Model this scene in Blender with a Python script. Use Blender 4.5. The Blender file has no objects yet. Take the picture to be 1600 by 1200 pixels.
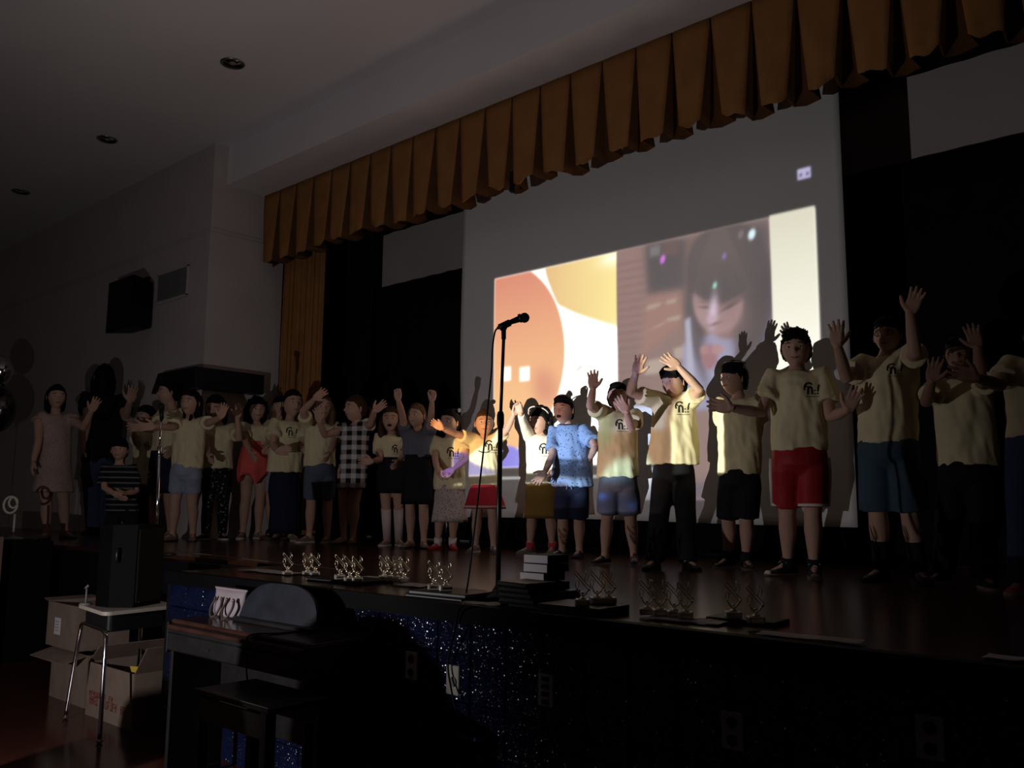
import bpy, bmesh, math, random
import numpy as np
from mathutils import Vector, Matrix, noise
from mathutils.bvhtree import BVHTree
random.seed(4)
rng = np.random.default_rng(4)
SC = bpy.context.scene
COL = SC.collection
PI = math.pi

# ------------------------------------------------------------------ camera
FPX = 1370.0
YAW, PITCH, ROLL = math.radians(41.7), math.radians(7.75), math.radians(0.4)
CAMP = np.array([0.0, 0.0, 0.42])
cf = np.array([-math.sin(YAW) * math.cos(PITCH), math.cos(YAW) * math.cos(PITCH), math.sin(PITCH)])
cr = np.array([math.cos(YAW), math.sin(YAW), 0.0])
cu = np.cross(cr, cf)
cr, cu = math.cos(ROLL) * cr + math.sin(ROLL) * cu, -math.sin(ROLL) * cr + math.cos(ROLL) * cu
cam_d = bpy.data.cameras.new('camera')
cam = bpy.data.objects.new('camera', cam_d)
COL.objects.link(cam)
cam_d.sensor_width = 36.0
cam_d.lens = FPX / 1600.0 * 36.0
cam_d.clip_start = 0.05
cam.matrix_world = Matrix(((cr[0], cu[0], -cf[0], CAMP[0]), (cr[1], cu[1], -cf[1], CAMP[1]), (cr[2], cu[2], -cf[2], CAMP[2]), (0, 0, 0, 1)))
SC.camera = cam

def ray(x, y):
    return cf * FPX + cr * (x - 800.0) - cu * (y - 600.0)
def onY(x, y, Y):
    d = ray(x, y); return CAMP + d * ((Y - CAMP[1]) / d[1])
def onZ(x, y, Z=0.0):
    d = ray(x, y); return CAMP + d * ((Z - CAMP[2]) / d[2])
def onX(x, y, X):
    d = ray(x, y); return CAMP + d * ((X - CAMP[0]) / d[0])

# ------------------------------------------------------------------ world, exposure
SC.view_settings.view_transform = 'Standard'
SC.view_settings.look = 'None'
SC.view_settings.exposure = 0.0
SC.view_settings.gamma = 1.0
SC.view_settings.use_curve_mapping = False
W = bpy.data.worlds.new('world')
SC.world = W
W.use_nodes = True
W.node_tree.nodes['Background'].inputs[0].default_value = (0.75, 0.85, 1.0, 1)
W.node_tree.nodes['Background'].inputs[1].default_value = 0.0035

# ------------------------------------------------------------------ the projector lamp: stands in the hall left of the camera and throws the slide
PROJ = np.array([-4.20, 0.2, 0.0])
SCREEN_Y = 6.2
SPILL = 1.0        # stray light of the lamp house, all round
GAIN = 15.5        # picture white against stray light
LAMP_W = 107.0
US = SCREEN_Y / 6.8          # the slide is drawn in units a little smaller than metres
SX0, SX1, SZ0, SZ1 = -6.5, -2.6, 0.3, 3.3
def sc(px, py):                       # a spot on the screen
    p = onY(px, py, SCREEN_Y); return p[0] / US, .42 + (p[2] - .42) / US
def thr(px, py, Y):                   # a spot in the beam, carried on to the screen
    p = onY(px, py, Y); k = (SCREEN_Y - PROJ[1]) / (p[1] - PROJ[1]); q = PROJ + (p - PROJ) * k
    return q[0] / US, .42 + (q[2] - .42) / US
def lin(r, g, b):
    f = lambda c: (c / 255 / 12.92) if c / 255 <= 0.04045 else ((c / 255 + 0.055) / 1.055) ** 2.4
    return np.array([f(r), f(g), f(b)])

def make_slide():
    w, h = 1170, 900
    xs = SX0 + (np.arange(w) + .5) / w * (SX1 - SX0)
    zs = SZ0 + (np.arange(h) + .5) / h * (SZ1 - SZ0)
    X, Z = np.meshgrid(xs, zs)
    im = np.zeros((h, w, 3))
    def sm(e, soft): return 1 / (1 + np.exp(-np.clip(e / max(soft, 1e-4), -40, 40)))
    def put(m, c):
        nonlocal im
        im = im * (1 - m[..., None]) + m[..., None] * c
    def rect(x0, x1, z0, z1, soft=.004):
        return sm(X - x0, soft) * sm(x1 - X, soft) * sm(Z - z0, soft) * sm(z1 - Z, soft)
    def ell(c, rx, rz, soft=.01, rot=0):
        a, b = X - c[0], Z - c[1]
        ca, sa = math.cos(rot), math.sin(rot)
        u, v = a * ca + b * sa, -a * sa + b * ca
        d = np.sqrt((u / rx) ** 2 + (v / rz) ** 2) - 1
        return sm(-d * min(rx, rz), soft)
    def poly(pts, soft=.006):                       # convex polygon
        pts = np.array(pts); ctr = pts.mean(0); m = np.ones_like(X)
        for i in range(len(pts)):
            p, q = pts[i], pts[(i + 1) % len(pts)]
            n = np.array([q[1] - p[1], p[0] - q[0]]); n = n / np.linalg.norm(n)
            if np.dot(ctr - p, n) < 0: n = -n
            m = m * sm((X - p[0]) * n[0] + (Z - p[1]) * n[1], soft)
        return m
    bg = rect(-6.32, -2.76, .79, 2.83)
    white = np.array([1.5, 1.45, 1.3])
    put(bg, white)
    # yellow balloon
    t = np.clip((X + 5.6) / .9, 0, 1)[..., None]
    yel = lin(232, 190, 128) * (1 - t) + lin(255, 236, 150) * t
    A_ = poly([sc(852, 380), sc(970, 340), sc(970, 512), sc(935, 502), sc(900, 490), sc(872, 476), sc(862, 455), sc(852, 425)], .006)
    put(A_ * bg, yel)
    put(ell(sc(970, 540), .30, .16, .03) * bg, white); put(ell(sc(960, 402), .10, .05, .03) * bg * .7, white)
    # orange balloon
    t = np.clip((2.8 - Z) / 1.4, 0, 1)[..., None]
    org = lin(222, 138, 108) * (1 - t) + lin(250, 196, 132) * t
    c = sc(778, 560); e = sc(882, 545)
    put(ell(c, e[0] - c[0], 1.02, .005) * bg, org)
    put(poly([sc(834, 426), sc(852, 422), sc(857, 450), sc(846, 437)], .004) * bg, white)
    for q in ((791, 584), (820, 584)):
        p = sc(*q); put(rect(p[0] - .075, p[0] + .06, p[1] - .075, p[1] + .07, .006) * bg, np.array([1.5, 1.4, 1.2]))
    p = sc(851, 606); put(ell(p, .15, .19, .04, .4) * bg * .6, lin(200, 105, 100))
    p = sc(905, 575); put(ell(p, .06, .02, .012, .5) * bg * .7, lin(120, 160, 170))
    # purple lower left corner
    pts = [thr(*q, 5.42) for q in ((640, 704), (700, 706), (732, 711), (754, 722), (776, 737), (788, 748), (788, 780), (640, 780))]
    pm = poly(pts, .008) * bg; tt = np.clip((X + 6.3) / .7, 0, 1)[..., None]
    put(pm, np.array([.20, .15, .70]) * (1 - tt) + np.array([.34, .38, 1.0]) * tt)
    # thin status line under the picture
    put(rect(-6.3, -4.9, .665, .69, .004), lin(190, 190, 190)); put(rect(-6.3, -4.75, .55, .66, .01), lin(30, 32, 36))
    # cream band on the right
    t = np.clip((Z - 1.2) / 1.6, 0, 1)[..., None]
    put(rect(-3.15, -2.76, .79, 2.85), lin(255, 255, 238) * (1 - t) * 1.15 + lin(222, 220, 196) * t)
    # inset portrait
    ins = rect(-4.72, -3.15, .46, 2.84)
    put(ins, lin(134, 108, 100))
    def P(m, c, a=1.0): put(m * ins * a, c)
    P(poly([sc(963, 395), sc(1003, 388), sc(1016, 520), sc(1000, 540), sc(963, 540)], .012), lin(140, 110, 104))
    for k in range(17):
        z = 2.7 - k * .075; P(rect(-4.72, -4.36 + .02 * math.sin(k), z - .012, z + .012, .008), lin(122, 92, 88), .75)
    P(poly([sc(1008, 380), sc(1075, 372), sc(1072, 452), sc(1012, 462)], .02), lin(66, 60, 62))
    P(rect(*(lambda a, b: (a[0], b[0], b[1], a[1]))(sc(1016, 386), sc(1032, 398)), .01), lin(112, 110, 112))
    P(rect(*(lambda a, b: (a[0], b[0], b[1], a[1]))(sc(1036, 381), sc(1062, 396)), .01), lin(92, 70, 66))
    P(poly([sc(1010, 466), sc(1068, 455), sc(1072, 500), sc(1000, 560)], .02), lin(150, 112, 100))
    for q in ([(1012, 478), (1034, 473), (1030, 479), (1010, 484)], [(1042, 470), (1058, 466), (1056, 472), (1042, 475)],
              [(1018, 512), (1040, 502), (1034, 509), (1016, 513)], [(1042, 498), (1064, 492), (1062, 499), (1042, 502)],
              [(1010, 564), (1040, 558), (1036, 582), (1008, 586)], [(1052, 545), (1072, 540), (1070, 560), (1054, 562)]):
        P(poly([sc(*k) for k in q], .008), lin(172, 156, 140))
    # the girl looking down
    dark = lin(62, 54, 55); skin = lin(164, 134, 132)
    P(poly([sc(1078, 374), sc(1108, 366), sc(1112, 440), sc(1078, 450)], .03), lin(88, 72, 68)); P(poly([sc(1160, 352), sc(1203, 344), sc(1203, 440), sc(1165, 445)], .03), lin(72, 66, 70))
    P(poly([sc(1066, 512), sc(1094, 498), sc(1150, 508), sc(1172, 500), sc(1203, 520), sc(1204, 640), sc(1066, 640)], .012), lin(150, 150, 178))
    P(poly([sc(1190, 468), sc(1204, 455), sc(1204, 560), sc(1184, 545)], .012), lin(120, 136, 196))
    P(poly([sc(1109, 500), sc(1158, 490), sc(1160, 518), sc(1146, 531), sc(1122, 529)], .012), lin(134, 104, 98))
    P(ell(sc(1086, 492), .10, .36, .02, .06), dark); P(ell(sc(1177, 480), .20, .50, .02, -.12), dark)
    P(ell(sc(1163, 548), .07, .50, .015, -.36), dark); P(ell(sc(1088, 540), .045, .34, .015, .22), lin(84, 76, 82))
    P(poly([sc(1070, 500), sc(1078, 496), sc(1084, 600), sc(1074, 600)], .008), lin(172, 172, 190))
    P(ell(sc(1121, 472), .235, .285, .010, .30), skin); P(ell(sc(1141, 487), .12, .17, .05, .3), lin(140, 110, 110), .7)
    P(ell(sc(1132, 411), .38, .37, .012, .06), lin(68, 61, 62)); P(ell(sc(1122, 388), .20, .16, .09), lin(92, 80, 74), .7)
    P(poly([sc(1090, 450), sc(1108, 441), sc(1104, 452), sc(1093, 462)], .02), lin(80, 70, 70), .8)
    for k in range(9): P(ell(sc(1102 + 6 * k, 384 + abs(k - 4) * 3), .006, .13, .008, .35 * (k - 4) / 4), lin(104, 90, 82), .4)
    P(ell(sc(1141, 478), .085, .016, .006, .34), lin(82, 60, 62)); P(ell(sc(1103, 480), .055, .013, .006, -.15), lin(96, 72, 72))
    P(ell(sc(1142, 470), .095, .010, .006, .34), lin(112, 86, 84)); P(ell(sc(1104, 472), .06, .009, .006, -.15), lin(118, 92, 90))
    P(ell(sc(1114, 488), .034, .115, .012, -.14), lin(206, 186, 204)); P(ell(sc(1112, 498), .042, .026, .008), lin(190, 160, 172))
    P(ell(sc(1117, 506), .045, .012, .006, .15), lin(122, 86, 88))
    P(ell(sc(1108, 558), .080, .11, .008), lin(150, 104, 110)); P(ell(sc(1120, 546), .055, .045, .008), lin(172, 130, 130)); P(ell(sc(1100, 547), .04, .04, .008), lin(166, 122, 122))
    for q, c, r in (((1036, 405), (200, 110, 215), .03), ((1175, 366), (225, 250, 255), .035), ((1117, 446), (150, 215, 190), .02), ((1132, 400), (135, 105, 165), .02), ((1158, 366), (110, 100, 100), .03)):
        P(ell(sc(*q), r * .8, r * 1.2, .005, -.3), lin(*c))
    # lower end of the portrait, seen on the shirts
    P(poly([thr(942, 750, 4.9), thr(962, 716, 4.9), thr(985, 724, 4.9), thr(992, 750, 4.9)], .02), np.array([.62, .85, .9]))
    P(poly([thr(940, 640, 4.9), thr(950, 640, 4.9), thr(955, 690, 4.9), thr(940, 700, 4.9)], .03), lin(110, 130, 110))
    P(ell(thr(1020, 690, 4.7), .14, .2, .02), lin(176, 130, 96)); P(ell(thr(1040, 675, 4.7), .12, .09, .02, .4), lin(170, 160, 110))
    P(poly([thr(1060, 640, 4.7), thr(1098, 640, 4.7), thr(1098, 730, 4.7), thr(1070, 730, 4.7)], .03), np.array([.75, .85, .72]))
    P(poly([thr(1068, 690, 4.7), thr(1098, 684, 4.7), thr(1098, 730, 4.7), thr(1072, 730, 4.7)], .03), np.array([.9, 1.1, 1.1]))
    for q in ((955, 775), (987, 790)): P(ell(thr(*q, 5.0), .05, .03, .01, .2), np.array([.35, .55, 1.2]))
    P(rect(-4.72, -3.15, .46, .62, .02), lin(60, 64, 90), .7)
    P(ell(sc(1010, 742), .07, .14, .02), np.array([.75, .9, 1.0]))
    P(poly([thr(856, 655, 5.35), thr(934, 655, 5.35), thr(936, 712, 5.35), thr(930, 752, 5.35), thr(856, 752, 5.35)], .01), np.array([.62, .74, .98]))
    q = [thr(868, 713, 5.3), thr(931, 722, 5.3), thr(928, 752, 5.3), thr(864, 742, 5.3)]
    put(poly(q, .006), lin(52, 60, 78))
    for u in (.32, .7):
        a0 = np.array(q[0]) * .8 + np.array(q[3]) * .2; b0 = np.array(q[1]) * .8 + np.array(q[2]) * .2
        m = a0 * (1 - u) + b0 * u; put(rect(m[0] - .07, m[0] + .07, m[1] - .018, m[1] + .018, .005), lin(120, 132, 152))
    put(poly([thr(862, 738, 5.3), thr(930, 751, 5.3), thr(930, 755, 5.3), thr(862, 742, 5.3)], .004), lin(170, 170, 165))
    # small control icon in the black surround
    p = sc(1256, 271)
    put(rect(p[0] - .055, p[0] + .055, p[1] - .045, p[1] + .045, .004), lin(182, 176, 214))
    for s in (-1, 1): put(ell((p[0] + s * .028, p[1] - .008), .013, .016, .004), lin(96, 92, 120))
    im = np.clip(im, 0, None)
    arr = np.ones((h, w, 4), np.float32); arr[..., :3] = im
    img = bpy.data.images.new('slide', w, h, alpha=False, float_buffer=True)
    img.colorspace_settings.name = 'Non-Color'
    img.pixels.foreach_set(arr.ravel())
    img.update()
    img.pack()
    return img

def make_lamp():
    L = bpy.data.lights.new('projector_lamp', 'POINT')
    L.energy = LAMP_W
    L.shadow_soft_size = 0.008
    o = bpy.data.objects.new('projector_lamp', L)
    COL.objects.link(o)
    o.location = PROJ
    L.use_nodes = True
    nt = L.node_tree; N = nt.nodes; K = nt.links
    em = N['Emission']
    geo = N.new('ShaderNodeNewGeometry')
    sep = N.new('ShaderNodeSeparateXYZ'); K.new(geo.outputs['Normal'], sep.inputs[0])
    def mth(op, a, b=None, c=None):
        n = N.new('ShaderNodeMath'); n.operation = op
        for i, v in enumerate((a, b, c)):
            if v is None: continue
            if isinstance(v, (int, float)): n.inputs[i].default_value = v
            else: K.new(v, n.inputs[i])
        return n.outputs[0]
    nx, ny, nz = sep.outputs
    yy = mth('MAXIMUM', ny, 0.05)
    D = SCREEN_Y - PROJ[1]
    x0, x1, z0, z1 = SX0 * US, SX1 * US, .42 + (SZ0 - .42) * US, .42 + (SZ1 - .42) * US
    u = mth('MULTIPLY_ADD', mth('DIVIDE', nx, yy), D / (x1 - x0), (PROJ[0] - x0) / (x1 - x0))
    v = mth('MULTIPLY_ADD', mth('DIVIDE', nz, yy), D / (z1 - z0), (PROJ[2] - z0) / (z1 - z0))
    cb = N.new('ShaderNodeCombineXYZ'); K.new(u, cb.inputs[0]); K.new(v, cb.inputs[1])
    tx = N.new('ShaderNodeTexImage'); tx.image = make_slide(); tx.extension = 'CLIP'; tx.interpolation = 'Linear'
    K.new(cb.outputs[0], tx.inputs['Vector'])
    # flat field: a projected picture is even over the screen
    g = mth('DIVIDE', mth('MULTIPLY', GAIN, mth('GREATER_THAN', ny, 0.2)), mth('POWER', yy, 3.0))
    vm = N.new('ShaderNodeVectorMath'); vm.operation = 'SCALE'; K.new(tx.outputs['Color'], vm.inputs[0]); K.new(g, vm.inputs['Scale'])
    ad = N.new('ShaderNodeVectorMath'); ad.operation = 'ADD'; K.new(vm.outputs[0], ad.inputs[0]); 
    # stray light: a fade to either side is shaped into the lamp pattern
    az = mth('ARCTAN2', nx, ny)
    mr = N.new('ShaderNodeMapRange'); mr.interpolation_type = 'SMOOTHSTEP'; K.new(az, mr.inputs['Value'])
    for i_, v_ in zip(('From Min', 'From Max', 'To Min', 'To Max'), (math.radians(22), math.radians(41), 1.0, .004)): mr.inputs[i_].default_value = v_
    m2 = N.new('ShaderNodeMapRange'); m2.interpolation_type = 'SMOOTHSTEP'; K.new(az, m2.inputs['Value'])
    for i_, v_ in zip(('From Min', 'From Max', 'To Min', 'To Max'), (math.radians(-80), math.radians(-38), .5, 1.0)): m2.inputs[i_].default_value = v_
    sv = N.new('ShaderNodeVectorMath'); sv.operation = 'SCALE'; sv.inputs[0].default_value = (SPILL, SPILL * .94, SPILL * .95); K.new(mth('MULTIPLY', mr.outputs[0], m2.outputs[0]), sv.inputs['Scale'])
    K.new(sv.outputs[0], ad.inputs[1])
    K.new(ad.outputs[0], em.inputs['Color'])
    em.inputs['Strength'].default_value = 1.0
make_lamp()

# ------------------------------------------------------------------ materials
def mat(name, col, rough=0.7, spec=0.4, metal=0.0, var=0.12, scale=6.0, bump=0.0, bscale=60.0, pattern=None, coat=0.0):
    m = bpy.data.materials.new(name); m.use_nodes = True
    nt = m.node_tree; N = nt.nodes; K = nt.links; b = N['Principled BSDF']
    tc = N.new('ShaderNodeTexCoord')
    nz = N.new('ShaderNodeTexNoise'); nz.inputs['Scale'].default_value = scale; nz.inputs['Detail'].default_value = 3
    K.new(tc.outputs['Object'], nz.inputs['Vector'])
    rp = N.new('ShaderNodeValToRGB')
    c = np.array(col[:3])
    rp.color_ramp.elements[0].position = .3; rp.color_ramp.elements[1].position = .7
    rp.color_ramp.elements[0].color = (*np.clip(c * (1 - var), 0, 1), 1)
    rp.color_ramp.elements[1].color = (*np.clip(c * (1 + var), 0, 1), 1)
    K.new(nz.outputs['Fac'], rp.inputs['Fac'])
    out = rp.outputs['Color']
    if pattern: out = pattern(nt, tc, out)
    K.new(out, b.inputs['Base Color'])
    b.inputs['Roughness'].default_value = rough
    b.inputs['Metallic'].default_value = metal
    b.inputs['Specular IOR Level'].default_value = spec
    b.inputs['Coat Weight'].default_value = coat
    if bump:
        n2 = N.new('ShaderNodeTexNoise'); n2.inputs['Scale'].default_value = bscale; n2.inputs['Detail'].default_value = 4
        K.new(tc.outputs['Object'], n2.inputs['Vector'])
        bp = N.new('ShaderNodeBump'); bp.inputs['Strength'].default_value = bump; bp.inputs['Distance'].default_value = .01
        K.new(n2.outputs['Fac'], bp.inputs['Height']); K.new(bp.outputs['Normal'], b.inputs['Normal'])
    return m
def mixcol(nt, fac, a, colr):
    mx = nt.nodes.new('ShaderNodeMix'); mx.data_type = 'RGBA'
    nt.links.new(fac, mx.inputs['Factor'])
    if hasattr(a, 'links') or hasattr(a, 'node'): nt.links.new(a, mx.inputs[6])
    else: mx.inputs[6].default_value = (*a, 1)
    mx.inputs[7].default_value = (*colr, 1)
    return mx.outputs[2]
def mnode(nt, op, a, b=None):
    n = nt.nodes.new('ShaderNodeMath'); n.operation = op
    for i, v in enumerate((a, b)):
        if v is None: continue
        if isinstance(v, (int, float)): n.inputs[i].default_value = v
        else: nt.links.new(v, n.inputs[i])
    return n.outputs[0]
def dots(colr, scale, size):
    def f(nt, tc, base):
        v = nt.nodes.new('ShaderNodeTexVoronoi'); v.inputs['Scale'].default_value = scale
        nt.links.new(tc.outputs['Object'], v.inputs['Vector'])
        return mixcol(nt, mnode(nt, 'LESS_THAN', v.outputs['Distance'], size), base, colr)
    return f
def stripes(colr, period, duty, axis=2, off=0.0):
    def f(nt, tc, base):
        s = nt.nodes.new('ShaderNodeSeparateXYZ'); nt.links.new(tc.outputs['Object'], s.inputs[0])
        fr = mnode(nt, 'FRACT', mnode(nt, 'DIVIDE', mnode(nt, 'ADD', s.outputs[axis], off + 40), period))
        return mixcol(nt, mnode(nt, 'LESS_THAN', fr, duty), base, colr)
    return f
def plaid(colr, period):
    def f(nt, tc, base):
        s = nt.nodes.new('ShaderNodeSeparateXYZ'); nt.links.new(tc.outputs['Object'], s.inputs[0])
        d = mnode(nt, 'ADD', mnode(nt, 'MULTIPLY', s.outputs[0], .55), mnode(nt, 'MULTIPLY', s.outputs[1], .83))
        f1 = mnode(nt, 'LESS_THAN', mnode(nt, 'FRACT', mnode(nt, 'DIVIDE', mnode(nt, 'ADD', d, 40), period)), .5)
        f2 = mnode(nt, 'LESS_THAN', mnode(nt, 'FRACT', mnode(nt, 'DIVIDE', mnode(nt, 'ADD', s.outputs[2], 40), period)), .5)
        fac = mnode(nt, 'MULTIPLY', mnode(nt, 'ADD', f1, f2), .5)
        return mixcol(nt, fac, base, colr)
    return f
def glitter_bump(m, scale, strength):
    nt = m.node_tree; b = nt.nodes['Principled BSDF']; tc = nt.nodes['Texture Coordinate']
    v = nt.nodes.new('ShaderNodeTexNoise'); v.inputs['Scale'].default_value = scale; v.inputs['Detail'].default_value = 2
    nt.links.new(tc.outputs['Object'], v.inputs['Vector'])
    bp = nt.nodes.new('ShaderNodeBump'); bp.inputs['Strength'].default_value = strength; bp.inputs['Distance'].default_value = .004
    nt.links.new(v.outputs['Fac'], bp.inputs['Height']); nt.links.new(bp.outputs['Normal'], b.inputs['Normal'])

def sparkle(m, scale, k):                # coarse glossy paint: small facets, each at its own slant
    nt = m.node_tree; b = nt.nodes['Principled BSDF']; tc = nt.nodes['Texture Coordinate']; N = nt.nodes
    v = N.new('ShaderNodeTexVoronoi'); v.inputs['Scale'].default_value = scale; nt.links.new(tc.outputs['Object'], v.inputs['Vector'])
    g = N.new('ShaderNodeNewGeometry')
    s_ = N.new('ShaderNodeVectorMath'); s_.operation = 'SUBTRACT'; nt.links.new(v.outputs['Color'], s_.inputs[0]); s_.inputs[1].default_value = (.5, .5, .5)
    c = N.new('ShaderNodeVectorMath'); c.operation = 'SCALE'; nt.links.new(s_.outputs[0], c.inputs[0]); c.inputs['Scale'].default_value = k
    a = N.new('ShaderNodeVectorMath'); a.operation = 'ADD'; nt.links.new(g.outputs['Normal'], a.inputs[0]); nt.links.new(c.outputs[0], a.inputs[1])
    n = N.new('ShaderNodeVectorMath'); n.operation = 'NORMALIZE'; nt.links.new(a.outputs[0], n.inputs[0])
    nt.links.new(n.outputs[0], b.inputs['Normal'])
M = {}
M['wall'] = mat('wall_paint', (.58, .53, .51), .8, .2, var=.05, scale=1.5, bump=.15, bscale=40)
M['ceiling'] = mat('ceiling_paint', (.80, .76, .78), .85, .2, var=.04, scale=.8)
M['screen'] = mat('screen_cloth', (.80, .79, .80), .8, .15, var=.02, scale=1.0)
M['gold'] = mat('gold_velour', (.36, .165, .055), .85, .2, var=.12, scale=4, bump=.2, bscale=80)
M['gold_fold_shade'] = mat('gold_velour_fold_shade', (.12, .055, .02), .95, .1, var=.15, scale=4)  # velour colour darkened to stand for shade inside the pleats
M['black_cloth'] = mat('black_curtain', (.008, .008, .009), .95, .1, var=.2, scale=3)
M['stage_wood'] = mat('stage_wood', (.062, .024, .012), .22, .5, var=.35, scale=2.5, pattern=None)
M['gym_floor'] = mat('hall_floor', (.065, .020, .014), .16, .5, var=.25, scale=1.2)
M['lip'] = mat('black_nosing', (.003, .003, .004), .7, .1)
M['block'] = mat('blue_block_paint', (.006, .010, .038), .15, .3, var=.3, scale=8); sparkle(M['block'], 250, .85)
M['mortar'] = mat('blue_joint', (.002, .003, .010), .5, .3)
M['black_plastic'] = mat('black_plastic', (.006, .006, .007), .5, .2, bump=.06, bscale=300)
M['black_metal'] = mat('black_metal', (.012, .012, .012), .35, .5)
M['black_mesh'] = mat('black_speaker_mesh', (.006, .006, .006), .7, .3, bump=.5, bscale=400)
M['chrome'] = mat('chrome', (.75, .74, .74), .12, .5, metal=1.0, var=.02)
M['steel'] = mat('dull_steel', (.38, .37, .36), .3, .5, metal=1.0, var=.06)
M['trophy_gold'] = mat('trophy_gold', (.95, .85, .66), .26, .5, metal=1.0, var=.04)
M['marble'] = mat('pale_marble', (.55, .50, .44), .3, .5, var=.2, scale=30)
M['white_plastic'] = mat('ivory_plastic', (.58, .54, .47), .4, .4, var=.04)
M['matte_black'] = mat('matte_black', (.003, .003, .0035), .7, .1)
M['bench'] = mat('black_bench_wood', (.008, .007, .007), .3, .4, var=.3, scale=12)
M['edge_grey'] = mat('grey_page_edge', (.06, .06, .06), .8, .2)
M['paper'] = mat('white_paper', (.55, .53, .52), .8, .2, var=.03)
M['box_white'] = mat('white_carton', (.66, .63, .66), .7, .2, var=.04)
M['card'] = mat('brown_cardboard', (.20, .148, .118), .85, .15, var=.1, scale=9, bump=.08, bscale=60)
M['card_in'] = mat('brown_cardboard_inside', (.24, .165, .12), .9, .1, var=.1)
M['red_ink'] = mat('red_ink', (.17, .04, .035), .8, .1, var=.25, scale=60)
M['yellow'] = mat('yellow_card', (.7, .5, .05), .6, .3)
M['laminate'] = mat('beige_laminate', (.55, .49, .42), .4, .4, var=.06)
M['piano'] = mat('dark_rosewood', (.016, .015, .015), .35, .5, var=.25, scale=12)
M['piano_top'] = mat('rosewood_lid', (.055, .024, .018), .2, .5, var=.35, scale=5)
M['smoked'] = mat('dusty_music_stand', (.022, .026, .036), .4, .5, var=.35, scale=9)
M['bag'] = mat('cream_bag_leather', (.42, .36, .39), .55, .3, var=.06)
M['handle'] = mat('brown_strap', (.10, .06, .05), .5, .4)
M['foil'] = mat('silver_foil', (.75, .75, .76), .1, .5, metal=1.0, var=.05); glitter_bump(M['foil'], 14, .5)
M['foil_dark'] = mat('dark_foil', (.20, .18, .18), .22, .5, metal=1.0, var=.3); glitter_bump(M['foil_dark'], 12, .8)
M['grey'] = mat('grey_metal', (.22, .22, .22), .5, .4)
M['dark_pad'] = mat('dark_vinyl', (.006, .007, .011), .5, .3)
M['cable'] = mat('black_rubber', (.008, .008, .008), .6, .3)
M['white_cable'] = mat('pale_cable', (.5, .48, .46), .6, .3)
M['tape'] = mat('yellow_tape', (.36, .27, .12), .6, .3)
M['tape_white'] = mat('white_tape_strip', (.6, .6, .62), .5, .3)
# people
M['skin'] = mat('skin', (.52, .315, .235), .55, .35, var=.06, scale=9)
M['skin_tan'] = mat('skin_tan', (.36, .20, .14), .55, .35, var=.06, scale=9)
M['hair_dark'] = mat('dark_hair', (.006, .005, .005), .65, .12, var=.3, scale=25, bump=.5, bscale=90)
M['hair_brown'] = mat('brown_hair', (.05, .028, .016), .65, .12, var=.3, scale=25, bump=.5, bscale=90)
M['hair_fair'] = mat('fair_brown_hair', (.13, .075, .042), .65, .12, var=.3, scale=25, bump=.5, bscale=90)
M['eye_white'] = mat('eye_white', (.72, .70, .68), .25, .5, var=.02)
M['iris'] = mat('dark_iris', (.012, .008, .006), .15, .6, var=.1)
M['lip_red'] = mat('lips', (.30, .10, .085), .5, .4)
M['mouth_in'] = mat('mouth_inside', (.03, .008, .008), .6, .3)
M['teeth'] = mat('teeth', (.75, .72, .66), .3, .5, var=.02)
M['shirt'] = mat('cream_cotton', (.72, .635, .40), .85, .15, var=.04, scale=5, bump=.12, bscale=220)
M['shirt_white'] = mat('white_cotton', (.76, .72, .60), .85, .15, var=.03, scale=5, bump=.12, bscale=220)
M['print'] = mat('black_print', (.012, .012, .014), .8, .2)
M['polo'] = mat('blue_polo_cotton', (.27, .38, .58), .85, .15, var=.05, pattern=dots((.05, .08, .16), 48, .24))
M['navy'] = mat('navy_cotton', (.012, .016, .038), .85, .2)
M['black_cotton'] = mat('black_cotton', (.010, .010, .012), .85, .2)
M['greyblue'] = mat('grey_blue_cotton', (.10, .12, .17), .85, .2)
M['lightblue'] = mat('light_blue_denim', (.30, .33, .44), .85, .2, bump=.15, bscale=250)
M['denim'] = mat('blue_denim', (.045, .065, .13), .85, .2, bump=.15, bscale=250)
M['teal'] = mat('slate_cotton', (.05, .085, .12), .85, .2)
M['red_sport'] = mat('red_sport_mesh', (.36, .012, .022), .6, .3, bump=.1, bscale=300)
M['white_trim'] = mat('white_trim', (.70, .62, .56), .8, .2)
M['red_skirt'] = mat('red_skirt_cotton', (.42, .02, .035), .8, .2, pattern=stripes((.55, .33, .33), .30, .055, 2, .118))
M['coral'] = mat('coral_crepe', (.78, .125, .105), .8, .2)
M['mustard'] = mat('mustard_corduroy', (.22, .125, .03), .9, .15)
M['lace'] = mat('white_lace', (.50, .42, .40), .9, .1, pattern=dots((.16, .11, .10), 70, .32))
M['plaid'] = mat('black_white_plaid', (.62, .58, .56), .85, .15, var=.03, pattern=plaid((.012, .010, .014), .094))
M['floral'] = mat('black_floral_knit', (.012, .012, .015), .85, .15, pattern=dots((.24, .22, .22), 26, .26))
M['striped'] = mat('dark_striped_knit', (.010, .011, .016), .85, .15, pattern=stripes((.14, .14, .145), .055, .3))
M['greytop'] = mat('grey_chambray', (.13, .13, .165), .8, .2)
M['pinkdress'] = mat('pale_pink_lace', (.46, .34, .30), .9, .1, pattern=dots((.30, .20, .18), 60, .3))
M['whiteknit'] = mat('white_leggings', (.58, .46, .44), .85, .15)
M['shoe_dark'] = mat('black_shoe', (.014, .014, .016), .6, .3)
M['shoe_navy'] = mat('navy_shoe', (.015, .022, .055), .6, .3)
M['shoe_grey'] = mat('grey_shoe', (.16, .15, .14), .7, .3, pattern=dots((.04, .04, .04), 60, .25))
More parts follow.
